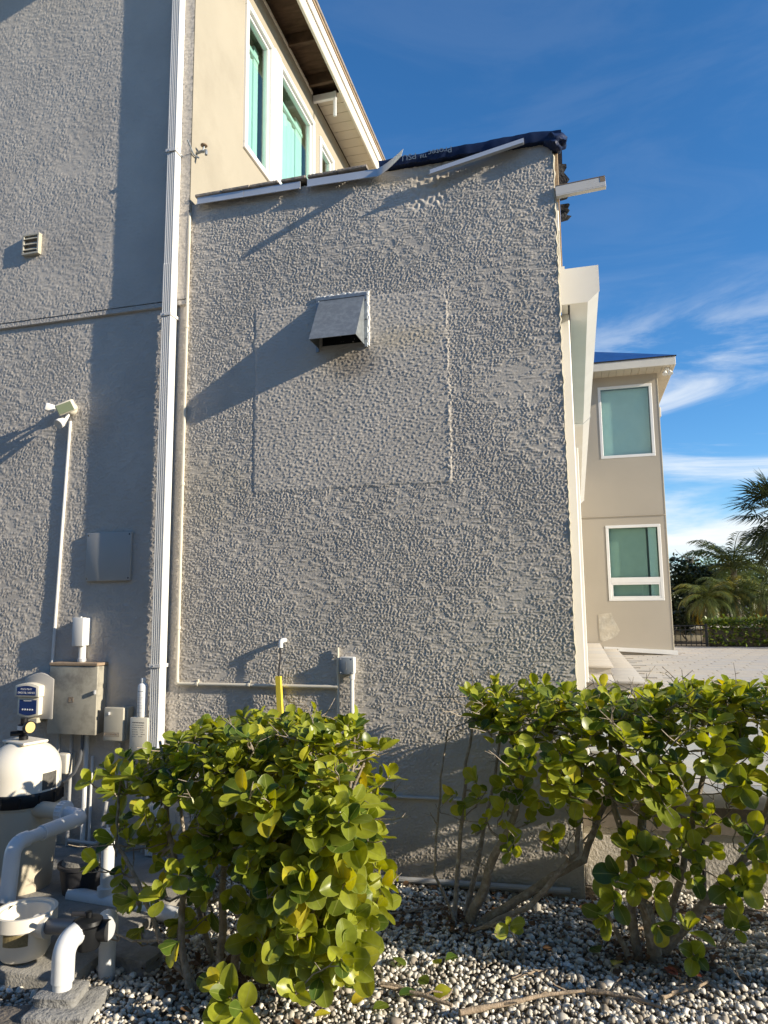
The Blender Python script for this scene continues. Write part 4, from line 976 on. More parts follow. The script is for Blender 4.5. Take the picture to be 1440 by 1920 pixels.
# chlorinator control unit
def chlorinator():
    d = .17; y = WY - d; a, b = onY(28, 1280, y), onY(70, 1348, y); x0, x1, z1, z0 = a.x, b.x, a.z, b.z; w = x1 - x0; h = z1 - z0; xm = (x0 + x1) / 2
    t = thing('chlorinator', (xm, WY, z0), 'cream pool chlorinator control unit with two navy display panels', 'pool controller')
    def arch(cx, w, zb, zt, up, dn, n=9):
        P = [(cx - w / 2 + w * i / (n - 1), zb - dn * math.sin(math.pi * i / (n - 1))) for i in range(n)]
        P += [(cx + w / 2 - w * i / (n - 1), zt + up * math.sin(math.pi * i / (n - 1))) for i in range(n)]; return P
    def MY(yy): return Matrix(((1, 0, 0, 0), (0, 0, 1, yy), (0, 1, 0, 0), (0, 0, 0, 1)))
    zs = z0 + h * .60
    G().prism(arch(xm + .052, w * 1.2, z0 - .01, z1 + .022, .04, 0), .115, MY(WY - .119), .006).build('heat_sink', 'panel_grey', t)
    top = G().prism(arch(xm, w, zs, z1 - .02, .02, 0), .066, MY(y), .006).build('upper_cover', 'cream_plastic', t)
    low = G().prism(arch(xm + .003, w * .88, z0 + .02, zs - .001, 0, .018), .045, MY(y + .016), .006).build('lower_cover', 'cream_plastic', t)
    G().prism(arch(xm, w * .78, zs + .012, z1 - .030, .012, 0), .0015, MY(y - .002)).build('display_panel', 'navy_panel', top, 0)
    G().prism(arch(xm + .003, w * .70, z0 + .03, zs - .02, 0, .012), .0015, MY(y + .014)).build('display_panel', 'navy_panel', low, 0)
    lettering('POOL PILOT', .016, Matrix.Translation((xm, y - .0025, zs + h * .22)) @ FACE_CAM, 'white_print', top, extrude=.0003)
    lettering('DIGITAL NANO', .019, Matrix.Translation((xm, y - .0025, zs + h * .12)) @ FACE_CAM, 'white_print', top, extrude=.0003)
    pr = G()
    for k in range(9): pr.box((xm - .030 + k * .0068, y + .0128, zs - h * .125), (xm - .0255 + k * .0068, y + .0138, zs - h * .095))
    pr.build('print', 'white_print', low, 0)['kind'] = 'stuff'
    for k in range(5):
        G().lathe([(.0058, 0), (.0058, .002), (0, .0025)], (xm - .036 + k * .019, y + .0138, z0 + h * .24), 12, (0, -1, 0)).build('button', 'white_print', low)
    G().box((xm - w * .36, y + .03, z0 - .035), (xm + w * .36, WY - .03, z0 + .0), .005).build('terminal_cover', 'tan_plastic', t)
chlorinator()

# garden tap on the sunlit side wall
def tap():
    c = onX(380, 285, SX + .05)
    t = thing('wall_tap', (SX, c.y, c.z), 'small metal tap on the sunlit side wall by the corner', 'tap')
    G().tube([(SX, c.y, c.z), (SX + .06, c.y - .01, c.z)], .011, 10).build('body', 'galvanised', t)
    G().tube(bend((SX + .05, c.y, c.z), (SX + .09, c.y - .02, c.z - .005), (SX + .095, c.y - .03, c.z - .05), .02), .010, 10).build('spout', 'galvanised', t)
    G().tube([(SX + .05, c.y, c.z), (SX + .06, c.y, c.z + .045)], .006, 8).build('stem', 'galvanised', t)
    G().lathe([(.024, 0), (.026, .004), (.024, .009)], (SX + .06, c.y, c.z + .045), 14).build('handle', 'panel_rust', t)
    G().tube([(SX + .008, c.y - .14, c.z + .01), (SX + .012, c.y - .06, c.z - .05), (SX + .02, c.y, c.z - .04)], .006, 8).build('pipe', 'galvanised', t)
tap()

# ================================================================== POOL EQUIPMENT
PZ = .05
def tank():
    c = Vector((-3.085, 3.52, PZ)); R = .198
    t = thing('filter_tank', c, 'cream cartridge filter tank with domed lid and black clamp band', 'pool filter')
    zb0, zb1 = .505, .575
    G().lathe([(R * .86, 0), (R * .88, .02), (R * .97, .34), (R, .40), (R, zb0 - PZ - .012), (R * 1.03, zb0 - PZ - .010), (R * 1.03, zb0 - PZ)], c, 48).build('body', 'tank_tan', t)
    g = G().lathe([(R * 1.06, zb0 - PZ + .001), (R * 1.085, zb0 - PZ + .012), (R * 1.085, zb1 - PZ - .012), (R * 1.05, zb1 - PZ)], c, 48)
    for k in range(14):
        w = 2 * math.pi * k / 14; p = c + Vector((math.cos(w) * R * 1.085, math.sin(w) * R * 1.085, 0))
        g.tube([p + Vector((0, 0, zb0 - PZ + .008)), p + Vector((0, 0, zb1 - PZ - .008))], .006, 6)
    g.build('clamp_band', 'black_plastic', t)
    prof = [(R * 1.0, zb1 - PZ + .0)] + [(R * 1.0, .60)]
    for k in range(10):
        w = k / 9 * math.pi / 2; prof.append((R * math.cos(w) ** .85 if k < 9 else 0.0, .62 + .165 * math.sin(w)))
    lid = G().lathe(prof, c, 48).build('lid', 'tank_cream', t)
    # lifting plate with gussets
    zt = PZ + .775
    g = G(); M = Matrix.Translation((c.x, c.y, zt)) @ Matrix.Rotation(math.radians(-18), 4, 'Z')
    g.box((-.11, -.075, 0), (.11, .075, .014), .004, 1, M)
    for x in (-.09, -.03, .05): g.box((x, -.07, -.05), (x + .008, .07, -.0005), .001, 1, M)
    pl = g.build('lifting_plate', 'tank_cream', lid)
    # gauge manifold
    mz = zt + .016
    man = G().lathe([(.025, 0), (.025, .02), (.016, .024), (.016, .05), (.034, .052), (.034, .084), (.02, .086), (.02, .12), (.0, .12)], (c.x - .005, c.y - .01, mz), 18).build('manifold', 'black_plastic', t)
    G().tube([(c.x - .005, c.y - .01, mz + .036), (c.x - .06, c.y - .05, mz + .036)], .014, 10).build('air_valve', 'black_plastic', man)
    ga = Vector((c.x + .05, c.y - .045, mz + .075)); ax = Vector((.97, -.25, 0.05)).normalized()
    gg = G().lathe([(.0, 0), (.034, .002), (.036, .02), (.033, .024)], ga, 22, ax).build('pressure_gauge', 'black_plastic', t)
    G().lathe([(.030, .0245), (.0, .0265)], ga, 22, ax).build('dial', 'gauge_face', gg)
    G().lathe([(.0345, .056), (.0345, .08)], (c.x - .005, c.y - .01, mz), 18).build('decal', 'white_print', man)
    # label on the dome side
    V, Fc = [], []; n = 7; a0, a1 = math.radians(-20), math.radians(8)
    for i in range(n):
        w = a0 + (a1 - a0) * i / (n - 1)
        for z in (.535, .625): V.append((c.x + (R + .0015) * math.cos(w), c.y + (R + .0015) * math.sin(w), PZ + z)); V.append((c.x + (R + .0005) * math.cos(w), c.y + (R + .0005) * math.sin(w), PZ + z))
    for i in range(n - 1):
        o = i * 4; Fc += [(o, o + 4, o + 6, o + 2), (o + 1, o + 3, o + 7, o + 5)]
    G().add(V, Fc).build('label_sticker', 'label_dark', lid, 0)
    return c, R
TC, TR = tank()

def pvc_return():
    r = .030; z = .475
    y0 = 3.42; x0 = TC.x + .19; t = thing('return_pipe', (x0, y0, PZ), 'white plumbing pipe from tank union bending down in front of the tank', 'pipe')
    u = onY(122, 1524, y0); e = onY(158, 1530, y0)
    G().tube([(TC.x + .16, y0 + .03, u.z), (u.x - .02, y0 + .01, u.z)], .043, 18).build('port', 'tank_tan', t)
    g = G().tube([(u.x - .03, y0, u.z), (u.x + .012, y0, u.z)], .058, 24)
    for k in range(20):
        w = 2 * math.pi * k / 20; g.box((u.x - .026, y0 + .058 * math.cos(w) - .003, u.z + .058 * math.sin(w) - .003), (u.x + .008, y0 + .058 * math.cos(w) + .003, u.z + .058 * math.sin(w) + .003))
    g.build('union_nut', 'pvc', t)
    b = onY(30, 1580, 2.98)
    P0 = Vector((u.x, y0, u.z)); C = Vector((e.x, y0 - .005, e.z - .004))
    G().tube(bend(P0, C, b + (C - b) * .35, .05), .037, 20).build('elbow', 'pvc', t)
    G().tube([C + (b - C) * .06, b], r, 20).build('pipe', 'pvc', t)
    dn = onY(12, 1700, 2.93)
    G().tube(bend(C + (b - C) * .85, b + (b - C) * .03, dn, .06), .037, 20).build('elbow', 'pvc', t)
    bt = Vector((dn.x, dn.y, .08))
    G().tube([b + (dn - b) * .3, dn, bt], [r, r, r], 18).build('drop_pipe', 'pvc', t)
    G().tube([dn + Vector((0, 0, -.0)), dn + Vector((0, 0, -.05))], .045, 18).build('coupling', 'black_plastic', t)
pvc_return()

def standpipe():
    y = 3.46; ax = onY(199, 1690, y); zt = onY(199, 1565, y).z; r = .034
    t = thing('clean_out_pipe', (ax.x, y, PZ), 'white capped standpipe rising from a horizontal drain pipe', 'pipe')
    a, b = onY(132, 1684, y), onY(345, 1702, y)
    G().tube([(a.x, y, ax.z + .015), (b.x, y - .05, ax.z - .01)], .040, 18).build('drain_pipe', 'pvc', t)
    G().tube([(ax.x, y, ax.z), (ax.x, y, ax.z + .075)], .048, 18).build('tee', 'pvc', t)
    G().tube([(ax.x, y, ax.z + .05), (ax.x, y, zt - .02)], r, 18).build('pipe', 'pvc', t)
    G().lathe([(.039, -.06), (.039, -.02), (.046, -.018), (.046, .02), (.03, .03), (0, .03)], (ax.x, y, zt), 20).build('cap', 'pvc', t)
    for w in (0.3, 2.4, 4.5): G().box((ax.x + .04 * math.cos(w) - .005, y + .04 * math.sin(w) - .004, zt - .01), (ax.x + .04 * math.cos(w) + .005, y + .04 * math.sin(w) + .004, zt + .045), .002).build('lug', 'pvc', t)
standpipe()

def pump():
    c = onZ(44, 1794, PZ); r = .116
    top = onY(50, 1704, c.y).z
    t = thing('pump_strainer', c, 'open cream pump strainer pot with gold label at the left edge', 'pool pump'); H = top - PZ
    body = G().lathe([(r * .55, 0), (r * .8, .012), (r * .93, .04), (r * .95, H - .07), (r * 1.0, H - .06), (r * 1.14, H - .055), (r * 1.14, H), (r * 1.02, H), (r * 1.01, H - .012), (r * .90, H - .012), (r * .86, H - .02), (r * .82, .06), (0, .055)], c, 40).build('pot', 'tank_cream', t)
    V, Fc = [], []; n = 8; a0, a1 = math.radians(-98), math.radians(-42)
    for i in range(n):
        w = a0 + (a1 - a0) * i / (n - 1)
        for z in (.085, .14): V.append((c.x + (r * .95 + .0018) * math.cos(w), c.y + (r * .95 + .0018) * math.sin(w), PZ + z))
    for i in range(n - 1): Fc.append((i * 2, i * 2 + 2, i * 2 + 3, i * 2 + 1))
    G().add(V, Fc).build('label_sticker', 'label_gold', body, 0)
    G().tube([c + Vector((-.10, .03, .12)), c + Vector((-.60, .05, .12))], .07, 24).build('motor', 'black_plastic', t)
    G().box((c.x - .55, c.y - .05, PZ + .001), (c.x - .16, c.y + .10, PZ + .05), .006).build('foot', 'black_plastic', t)
    v = Vector(onY(166, 1742, 2.74))
    pz = c.z + .19
    s = Vector((c.x + r * .9, c.y - .02, v.z - .05)); 
    G().tube([s - Vector((.03, 0, 0)), s + Vector((.045, -.008, 0))], .045, 18).build('port', 'tank_cream', t)
    G().tube([s + Vector((.02, 0, 0)), v - Vector((.04, -.004, 0))], .031, 18).build('suction_pipe', 'grey_pipe', t)
    # diverter valve
    vt = thing('diverter_valve', (v.x, v.y, PZ), 'black three-way diverter valve between the white elbows', 'valve')
    G().lathe([(.0, -.075), (.045, -.073), (.05, -.06), (.05, .0), (.058, .002), (.058, .018), (.05, .02)], v, 24).build('body', 'black_plastic', vt)
    g = G().lathe([(.056, .021), (.058, .026), (.054, .04), (.03, .046), (.012, .048), (.012, .07), (0, .07)], v, 24)
    for k in range(8): w = k * math.pi / 4; g.lathe([(.006, 0), (.006, .008), (0, .009)], v + Vector((.05 * math.cos(w), .05 * math.sin(w), .03)), 8)
    g.build('cap', 'black_plastic', vt)
    g = G().box((-.075, -.008, .052), (.012, .008, .068), .004, 1, Matrix.Translation(v) @ Matrix.Rotation(math.radians(15), 4, 'Z')); g.build('handle', 'black_rubber', vt)
    G().tube([v - Vector((.07, 0, .01)), v + Vector((.075, .03, -.01))], .042, 18).build('ports', 'black_plastic', vt)
    # white elbow in front
    gb = onZ(116, 1866, .05); x, y = gb.x, gb.y
    et = thing('front_elbow_pipe', (x, y, .1), 'white elbow pipe standing in a mortar collar at the front of the pad', 'pipe')
    vf = v + Vector((-.02, -.05, -.02)); cz = v.z - .005
    tgt = Vector((v.x - .03, v.y - .02, cz))
    G().tube(bend((x, y, cz - .14), (x, y, cz), tgt, .055, 9), .044, 20).build('elbow', 'pvc', et)
    G().tube([(x, y, .02), (x, y, cz - .12)], .037, 20).build('pipe', 'pvc', et)
    p2 = onZ(200, 1812, .03)
    e2 = thing('rear_elbow_pipe', (p2.x, p2.y, .0), 'white elbow pipe right of the diverter valve going into gravel', 'pipe')
    st = v + Vector((.06, .02, -.012)); C2 = Vector((p2.x, p2.y, st.z))
    G().tube(bend(st, C2, (p2.x, p2.y, C2.z - .1), .05, 8), .043, 20).build('elbow', 'pvc', e2)
    G().tube([(p2.x, p2.y, -.02), (p2.x, p2.y, C2.z - .07)], .036, 20).build('pipe', 'pvc', e2)
    return x, y
EX2, EY2 = pump()

# broken concrete under the elbow, slabs and stones
def chunk(name, c, s, m, seed, label, cat, rot=0.0, group=None, bev=.02, sub=3):
    rr = random.Random(seed); b = bmesh.new(); bmesh.ops.create_cube(b, size=1)
    bmesh.ops.bevel(b, geom=list(b.edges), offset=.06, segments=1, affect='EDGES')
    bmesh.ops.subdivide_edges(b, edges=list(b.edges), cuts=sub, use_grid_fill=True)
    for v in b.verts:
        p = v.co; n = .05 * (math.sin(p.x * 7 + seed) + math.sin(p.y * 9 + seed * 2) + math.sin(p.z * 8 - seed)) * .5 + rr.uniform(-.014, .014)
        v.co = p * (1 + n)
    M = Matrix.Translation(c) @ Matrix.Rotation(rot, 4, 'Z') @ Matrix.Diagonal((*s, 1))
    g = G().bm(b, M); o = g.build(name, m, None, 50); tag(o, label, cat, group); return o
chunk('concrete_block', (EX2 + .035, EY2 - .01, -.04), (.26, .24, .16), 'concrete_block', 3, 'rough grey concrete footing block at the base of the front elbow pipe', 'concrete block', .25)
chunk('mortar_collar', (EX2 - .0, EY2 - .005, .05), (.17, .14, .05), 'concrete_block', 8, 'small mortar collar hugging the front elbow pipe on its block', 'mortar', .2)
chunk('rock', tuple(onZ(22, 1935, -.03)), (.24, .2, .10), 'rock', 5, 'brown rough rock in the bottom left corner', 'rock', .4)
for k, (px, py, s) in enumerate(((240, 1795, (.30, .13, .07)), (255, 1765, (.26, .12, .06)))):
    p = onZ(px, py, .02); chunk('stepping_slab', (p.x, p.y, .02), s, 'concrete_block', 20 + k, ['flat grey slab in front beside the rear elbow pipe', 'flat grey slab just behind the other slab by the rear elbow'][k], 'slab', -.12)
# dark valve box and pipe stubs by the wall
b = onZ(118, 1690, .05)
t = thing('valve_pit', (b.x, b.y + .15, PZ), 'round black irrigation pot in the shade behind the strainer', 'pot')
G().lathe([(.10, 0), (.12, .13), (.13, .135), (.13, .15), (.11, .15), (.10, .03), (0, .02)], (b.x, b.y + .15, PZ), 28).build('pot', 'black_rubber', t)
G().lathe([(.11, .152), (.10, .17), (0, .175)], (b.x, b.y + .15, PZ), 28).build('lid', 'concrete', t)
pp = [(-3.2, WY - .05, .09), (-2.95, WY - .06, .08)]
t = conduit_run('floor_conduit', bend((-3.25, WY - .05, .09), (-3.0, WY - .07, .09), (-2.97, WY - .06, .35), .06), .012, 'conduit_grey', 'grey conduit turning up from the pad at the gable wall')

# black landscape stake at the right by the retaining wall
s0, s1 = onZ(1325, 1690, .0), onY(1318, 1575, 4.38)
t = thing('garden_spotlight', (s0.x, 4.38, 0), 'black garden spotlight on a stake in front of the retaining wall', 'light')
G().tube([(s0.x, 4.38, -.02), (s1.x, 4.38, s1.z)], .011, 8).build('stake', 'black_plastic', t)
h = onY(1308, 1600, 4.34)
G().lathe([(.0, 0), (.02, .004), (.024, .09), (.03, .12), (.027, .122), (.0, .11)], onY(1318, 1582, 4.36), 16, Vector((-.7, -.1, -.72)).normalized()).build('lamp_head', 'black_plastic', t)

# ================================================================== VEGETATION
def leaf_geo(rows, cols, fold, curl, twist, ratio):
    V, UV, Fc = [], [], []
    vs = [0, .10, .28, .48, .66, .82, .93, 1.0] if rows >= 6 else [0, .22, .55, .84, 1.0]
    rows = len(vs) - 1
    for i, v in enumerate(vs):
        if v <= .60: w = ratio * (.09 + .91 * math.sin(math.pi / 2 * v / .60) ** 1.15)
        else: w = ratio * math.sqrt(max(0.0, 1 - ((v - .60) / .425) ** 2))
        for j in range(cols + 1):
            u = -1 + 2 * j / cols; x = u * w
            y = v * (1 - .12 * curl * v) + (.035 * (1 - u * u) if i == rows else 0)
            z = fold * abs(x) * 1.1 - curl * v * v * .5 + twist * u * v * w
            V.append((x, y, z)); UV.append((u, max(abs(u), 1.0 if i == rows else v ** 9)))
    c = cols + 1
    for i in range(rows):
        for j in range(cols): Fc.append((i * c + j, i * c + j + 1, (i + 1) * c + j + 1, (i + 1) * c + j))
    return V, UV, Fc
LEAFS = [leaf_geo(6, 4, f, c, t, r) for f, c, t, r in ((.30, .25, 0, .36), (.2, .5, .2, .39), (.45, .1, -.15, .34), (.1, .35, .1, .40), (.4, .6, .25, .35), (.25, -.25, -.2, .38))]
LEAFS_LO = [leaf_geo(4, 2, f, c, t, r) for f, c, t, r in ((.35, .25, 0, .36), (.2, .5, .2, .39), (.4, .1, -.15, .35))]
def leaf_mesh(name, geo, material):
    V, UV, Fc = geo; me = bpy.data.meshes.new(name); me.from_pydata(V, [], Fc); me.shade_smooth()
    ul = me.uv_layers.new(name='UVMap')
    for lp in me.loops: ul.data[lp.index].uv = UV[lp.vertex_index]
    me.materials.append(MATS[material]); return me
LEAF_MESH = [leaf_mesh('leaf', gq, 'leaf') for gq in LEAFS]

def frame(dirv, up):
    y = dirv.normalized(); z = (up - y * up.dot(y))
    z = z.normalized() if z.length > 1e-4 else y.orthogonal().normalized()
    x = y.cross(z); return Matrix((x, y, z)).transposed()
def leaf_cloud(name, items, geos, material, parent, kind=True):
    """items: (pos, 3x3 rot, scale, rnd) joined into one mesh"""
    if not items: return None
    off = np.array(OFF[parent.name]) if parent else np.zeros(3)
    VV, FF, UU, RR = [], [], [], []; o = 0
    for k, (p, R, s_, rn) in enumerate(items):
        V, UV, Fc = geos[k % len(geos)]; A = np.array(V) * s_ @ np.array(R).T + np.array(p) - off
        VV.append(A); FF += [tuple(i + o for i in f) for f in Fc]; UU += UV; RR += [rn] * len(V); o += len(V)
    me = bpy.data.meshes.new(name); me.from_pydata(np.concatenate(VV).tolist(), [], FF); me.shade_smooth()
    ul = me.uv_layers.new(name='UVMap'); idx = np.empty(len(me.loops), np.int32); me.loops.foreach_get('vertex_index', idx)
    ul.data.foreach_set('uv', np.array(UU, np.float32)[idx].ravel())
    at = me.attributes.new('rnd', 'FLOAT', 'POINT'); at.data.foreach_set('value', np.array(RR, np.float32))
    me.materials.append(MATS[material]); ob = bpy.data.objects.new(name, me); COL.objects.link(ob); ob.parent = parent
    if kind: ob['kind'] = 'stuff'
    OFF[ob.name] = Vector(off); return ob

def wobble(p0, p1, n, amp, rr, sag=0.0):
    p0, p1 = Vector(p0), Vector(p1); out = []
    o = Vector((0, 0, 0))
    for i in range(n):
        t = i / (n - 1); e = math.sin(math.pi * t)
        o += Vector((rr.uniform(-1, 1), rr.uniform(-1, 1), rr.uniform(-1, 1))) * amp
        out.append(p0.lerp(p1, t) + o * e + Vector((0, 0, -sag * e)))
    return out

def shrub(name, label, base, stems, tips, seed, max_parts=290, group='clusia hedge shrubs', bare=120):
    rr = random.Random(seed); t = thing(name, base, label, 'shrub', group)
    nodes = []
    for (pts, r0, r1) in stems:
        P = []
        for a, b in zip(pts[:-1], pts[1:]):
            seg = wobble(a, b, 7, .008, rr); P += seg[:-1] if b is not pts[-1] else seg
        R = [r0 + (r1 - r0) * i / (len(P) - 1) for i in range(len(P))]
        G().tube(P, R, 8).build('stem', 'bark', t, 60)
        for i, p in enumerate(P):
            if i > len(P) * .25: nodes.append((p, R[i]))
    br = G(); leaves = []
    for (pos, d, n, size) in tips:
        pos = Vector(pos); d = Vector(d).normalized()
        best = min(nodes, key=lambda q: (q[0] - pos).length + (0.5 * max(0, q[0].z - pos.z + .06)))
        p0 = best[0]; mid = p0.lerp(pos, .55) + Vector((0, 0, -.03)) + Vector((rr.uniform(-.04, .04), rr.uniform(-.04, .04), rr.uniform(-.03, .03)))
        path = [p0 + (mid - p0) * k / 3 for k in range(3)] + [mid + (pos - mid) * k / 3 for k in range(4)]
        path = [q + Vector((rr.uniform(-.006, .006), rr.uniform(-.006, .006), rr.uniform(-.006, .006))) for q in path]
        rb = min(best[1] * .7, .009)
        br.tube(path, [rb + (.0028 - rb) * k / 6 for k in range(7)], 5, cap=False)
        for k in (3, 4, 5): nodes.append((path[k], .005))
        a0 = rr.uniform(0, 6.28); u = d.orthogonal().normalized(); w = d.cross(u)
        for k in range(n):
            lay = k // 2; az = a0 + (k % 2) * math.pi + lay * (math.pi / 2 + rr.uniform(-.35, .35)) + rr.uniform(-.25, .25)
            tilt = math.radians(28 + 17 * lay + rr.uniform(-12, 14)); rad = u * math.cos(az) + w * math.sin(az)
            ld = d * math.cos(tilt) + rad * math.sin(tilt) + Vector((0, 0, -.06 * lay))
            R = frame(ld, d + Vector((0, 0, .25)) + Vector((rr.uniform(-.3, .3), rr.uniform(-.3, .3), 0)))
            s_ = size * 1.10 * rr.uniform(.62, 1.2) * (1 - .06 * (lay == 0) * 3)
            leaves.append((pos - d * (.012 * lay) + rad * .004, R, s_, rr.random()))
    nb_ = len(nodes)
    for k in range(bare):                                   # bare dead twigs inside the shrub
        p, _ = nodes[rr.randrange(nb_)]; d = Vector((rr.uniform(-1, 1), rr.uniform(-1, 1), rr.uniform(-.35, .8))).normalized() * rr.uniform(.10, .28)
        q = p + d
        if q.z < .04: q.z = .04
        w = wobble(p, q, 6, .009, rr); br.tube(w, [.0036, .0033, .003, .0026, .0022, .0016], 4, cap=False)
        for j in (3, 4): br.tube([w[j], w[j] + Vector((rr.uniform(-.05, .05), rr.uniform(-.05, .05), rr.uniform(-.01, .05)))], [.002, .0012], 4, cap=False)
    br.build('branches', 'bark', t, 60)['kind'] = 'stuff'
    # the leaves that show largest become parts, the others one mass
    C = np.array([tuple(p + R @ Vector((0, s_ * .55, 0))) for p, R, s_, _ in leaves]); px, py, dz = project(C)
    cells = {}; order = np.argsort(dz); rank = np.zeros(len(leaves))
    for i in order:
        key = (int(px[i] // 24), int(py[i] // 24)); rank[i] = cells.get(key, 0); cells[key] = rank[i] + 1
    sizes = np.array([l[2] for l in leaves]) / dz
    off_frame = (px < -20) | (px > 1460) | (py > 1950)
    score = rank * 1.0 - sizes * 25 + off_frame * 50; pick = set(np.argsort(score)[:max_parts].tolist())
    for i in sorted(pick):
        p, R, s_, rn = leaves[i]; o = bpy.data.objects.new('leaf', LEAF_MESH[int(rn * 997) % len(LEAF_MESH)]); COL.objects.link(o); o.parent = t
        o.matrix_local = Matrix.Translation(Vector(p) - Vector(base)) @ R.to_4x4() @ Matrix.Diagonal((s_, s_, s_, 1))
    rest = [l for i, l in enumerate(leaves) if i not in pick]
    leaf_cloud('foliage', rest, LEAFS_LO, 'leaf', t)
    return t

def tips_box(rr, n, xr, yr, zr, center, size, nl=(5, 8), up=.55, keep=None):
    out = []
    while len(out) < n:
        p = Vector((rr.uniform(*xr), rr.uniform(*yr), rr.uniform(*zr)))
        if keep and not keep(p): continue
        d = (p - Vector(center)); d.x *= .6; d.normalize(); d += Vector((rr.uniform(-.35, .35), rr.uniform(-.35, .35), up + rr.uniform(-.2, .3)))
        out.append((p, d, rr.randint(*nl), rr.uniform(*size)))
    return out
def atpx(lst, rr, d0=(0, -.3, .8)):
    out = []
    for (px, py, Y, n, s_, *dd) in lst:
        p = onY(px, py, Y); d = Vector(dd[0]) if dd else Vector(d0) + Vector((rr.uniform(-.3, .3), rr.uniform(-.3, .1), 0)); out.append((p, d, n, s_))
    return out

rr = random.Random(3)
# ---- left shrub
tp = tips_box(rr, 215, (-2.12, -.97), (2.80, 3.50), (.80, 1.045), (-1.45, 3.15, .55), (.058, .080), (5, 8), .7, lambda p: p.z < 1.05 - .55 * max(0, -1.66 - p.x) and p.z > .86 - .3 * max(0, -1.66 - p.x))
tp += tips_box(rr, 105, (-1.38, -.88), (2.72, 3.02), (.14, .86), (-1.25, 3.35, .45), (.084, .115), (5, 8), .25)
tp += tips_box(rr, 34, (-1.02, -.88), (2.85, 3.45), (.20, .92), (-1.4, 3.1, .5), (.075, .10), (5, 8), .3)
tp += tips_box(rr, 64, (-2.08, -1.25), (2.76, 3.05), (.48, .86), (-1.5, 3.5, .5), (.065, .09), (4, 7), .4)
tp += tips_box(rr, 40, (-2.05, -1.25), (2.78, 3.2), (.18, .5), (-1.6, 3.3, .4), (.065, .09), (3, 5), .2)
tp += atpx([(205, 1440, 3.05, 5, .075), (235, 1420, 3.1, 5, .07), (180, 1620, 2.85, 4, .075, (-.6, -.4, .3)), (240, 1575, 2.9, 5, .075), (250, 1690, 2.8, 5, .08, (-.5, -.6, -.1)),
            (430, 1870, 2.60, 6, .105, (0, -.8, .6)), (455, 1895, 2.58, 6, .11, (.2, -.9, .3)), (410, 1840, 2.66, 5, .09, (0, -.7, .7)), (555, 1862, 2.66, 4, .08, (.3, -.7, .3)), (330, 1770, 2.7, 5, .08, (-.3, -.8, -.3)), (640, 1800, 2.70, 6, .095, (.5, -.7, 0)), (560, 1740, 2.68, 6, .10), (300, 1680, 2.74, 5, .08)], rr)
b0 = onZ(330, 1870, 0); base = Vector((-1.55, 2.98, -.01))
def V3(*a): return Vector(a)
st = [([V3(-1.62, 2.86, -.02), V3(-1.70, 2.92, .35), V3(-1.86, 3.02, .72), V3(-1.95, 3.1, .95)], .017, .007),
      ([V3(-1.55, 2.95, -.02), V3(-1.53, 2.95, .4), V3(-1.55, 3.1, .75), V3(-1.6, 3.2, .98)], .020, .007),
      ([V3(-1.50, 3.0, -.02), V3(-1.38, 2.95, .35), V3(-1.30, 3.0, .68), V3(-1.25, 3.1, .98)], .020, .007),
      ([V3(-1.42, 3.05, -.02), V3(-1.20, 3.05, .28), V3(-1.05, 3.05, .55), V3(-.98, 3.1, .9)], .018, .006),
      ([V3(-1.45, 3.2, -.02), V3(-1.5, 3.3, .45), V3(-1.35, 3.38, .95)], .015, .006),
      ([V3(-1.64, 3.1, -.02), V3(-1.85, 3.2, .4), V3(-1.98, 3.3, .95)], .014, .006),
      ([V3(-1.40, 3.15, -.02), V3(-1.12, 3.25, .45), V3(-.96, 3.3, .92)], .014, .006),
      ([V3(-1.50, 2.9, -.02), V3(-1.42, 2.78, .12), V3(-1.33, 2.68, .10)], .010, .005),
      ([V3(-1.60, 2.9, -.02), V3(-1.78, 2.84, .25), V3(-2.0, 2.86, .55), V3(-2.08, 3.0, .82)], .012, .005),
      ([V3(-1.38, 2.98, -.02), V3(-1.18, 2.86, .22), V3(-1.02, 2.82, .45)], .012, .005)]
shrub('clusia_shrub', 'dense rounded clusia shrub standing left, right beside the pool equipment', base, st, tp, 7)

# ---- right shrub, first from the wall corner
rr = random.Random(9)
tp = tips_box(rr, 125, (-.52, .34), (3.45, 4.02), (.98, 1.15), (-.1, 3.75, .6), (.058, .078), (5, 8), .7)
tp += tips_box(rr, 32, (-.50, .30), (3.36, 3.62), (.72, 1.02), (-.1, 3.9, .7), (.068, .09), (4, 7), .45)
tp += tips_box(rr, 14, (-.42, .34), (3.70, 4.0), (.72, .98), (-.1, 3.8, .5), (.065, .085), (4, 7), .5)
tp += tips_box(rr, 26, (-.55, .25), (3.40, 3.85), (.42, .78), (-.15, 3.9, .5), (.05, .08), (3, 6), .3)
tp += atpx([(880, 1300, 3.6, 7, .07), (905, 1370, 3.5, 5, .07), (965, 1440, 3.42, 7, .09), (985, 1420, 3.42, 6, .09), (1040, 1430, 3.42, 6, .085), (1075, 1410, 3.4, 7, .085),
            (850, 1490, 3.6, 5, .075, (-.5, -.3, .1)), (870, 1510, 3.6, 4, .07, (-.3, -.4, -.3)), (945, 1540, 3.5, 4, .06, (0, -.5, -.5)), (955, 1735, 3.38, 5, .075, (.2, -.7, .3)), (1085, 1500, 3.42, 5, .075, (0, -.5, -.5)), (1010, 1500, 3.45, 5, .07, (0, -.5, -.3))], rr)
base = Vector((-.58, 3.74, -.01))
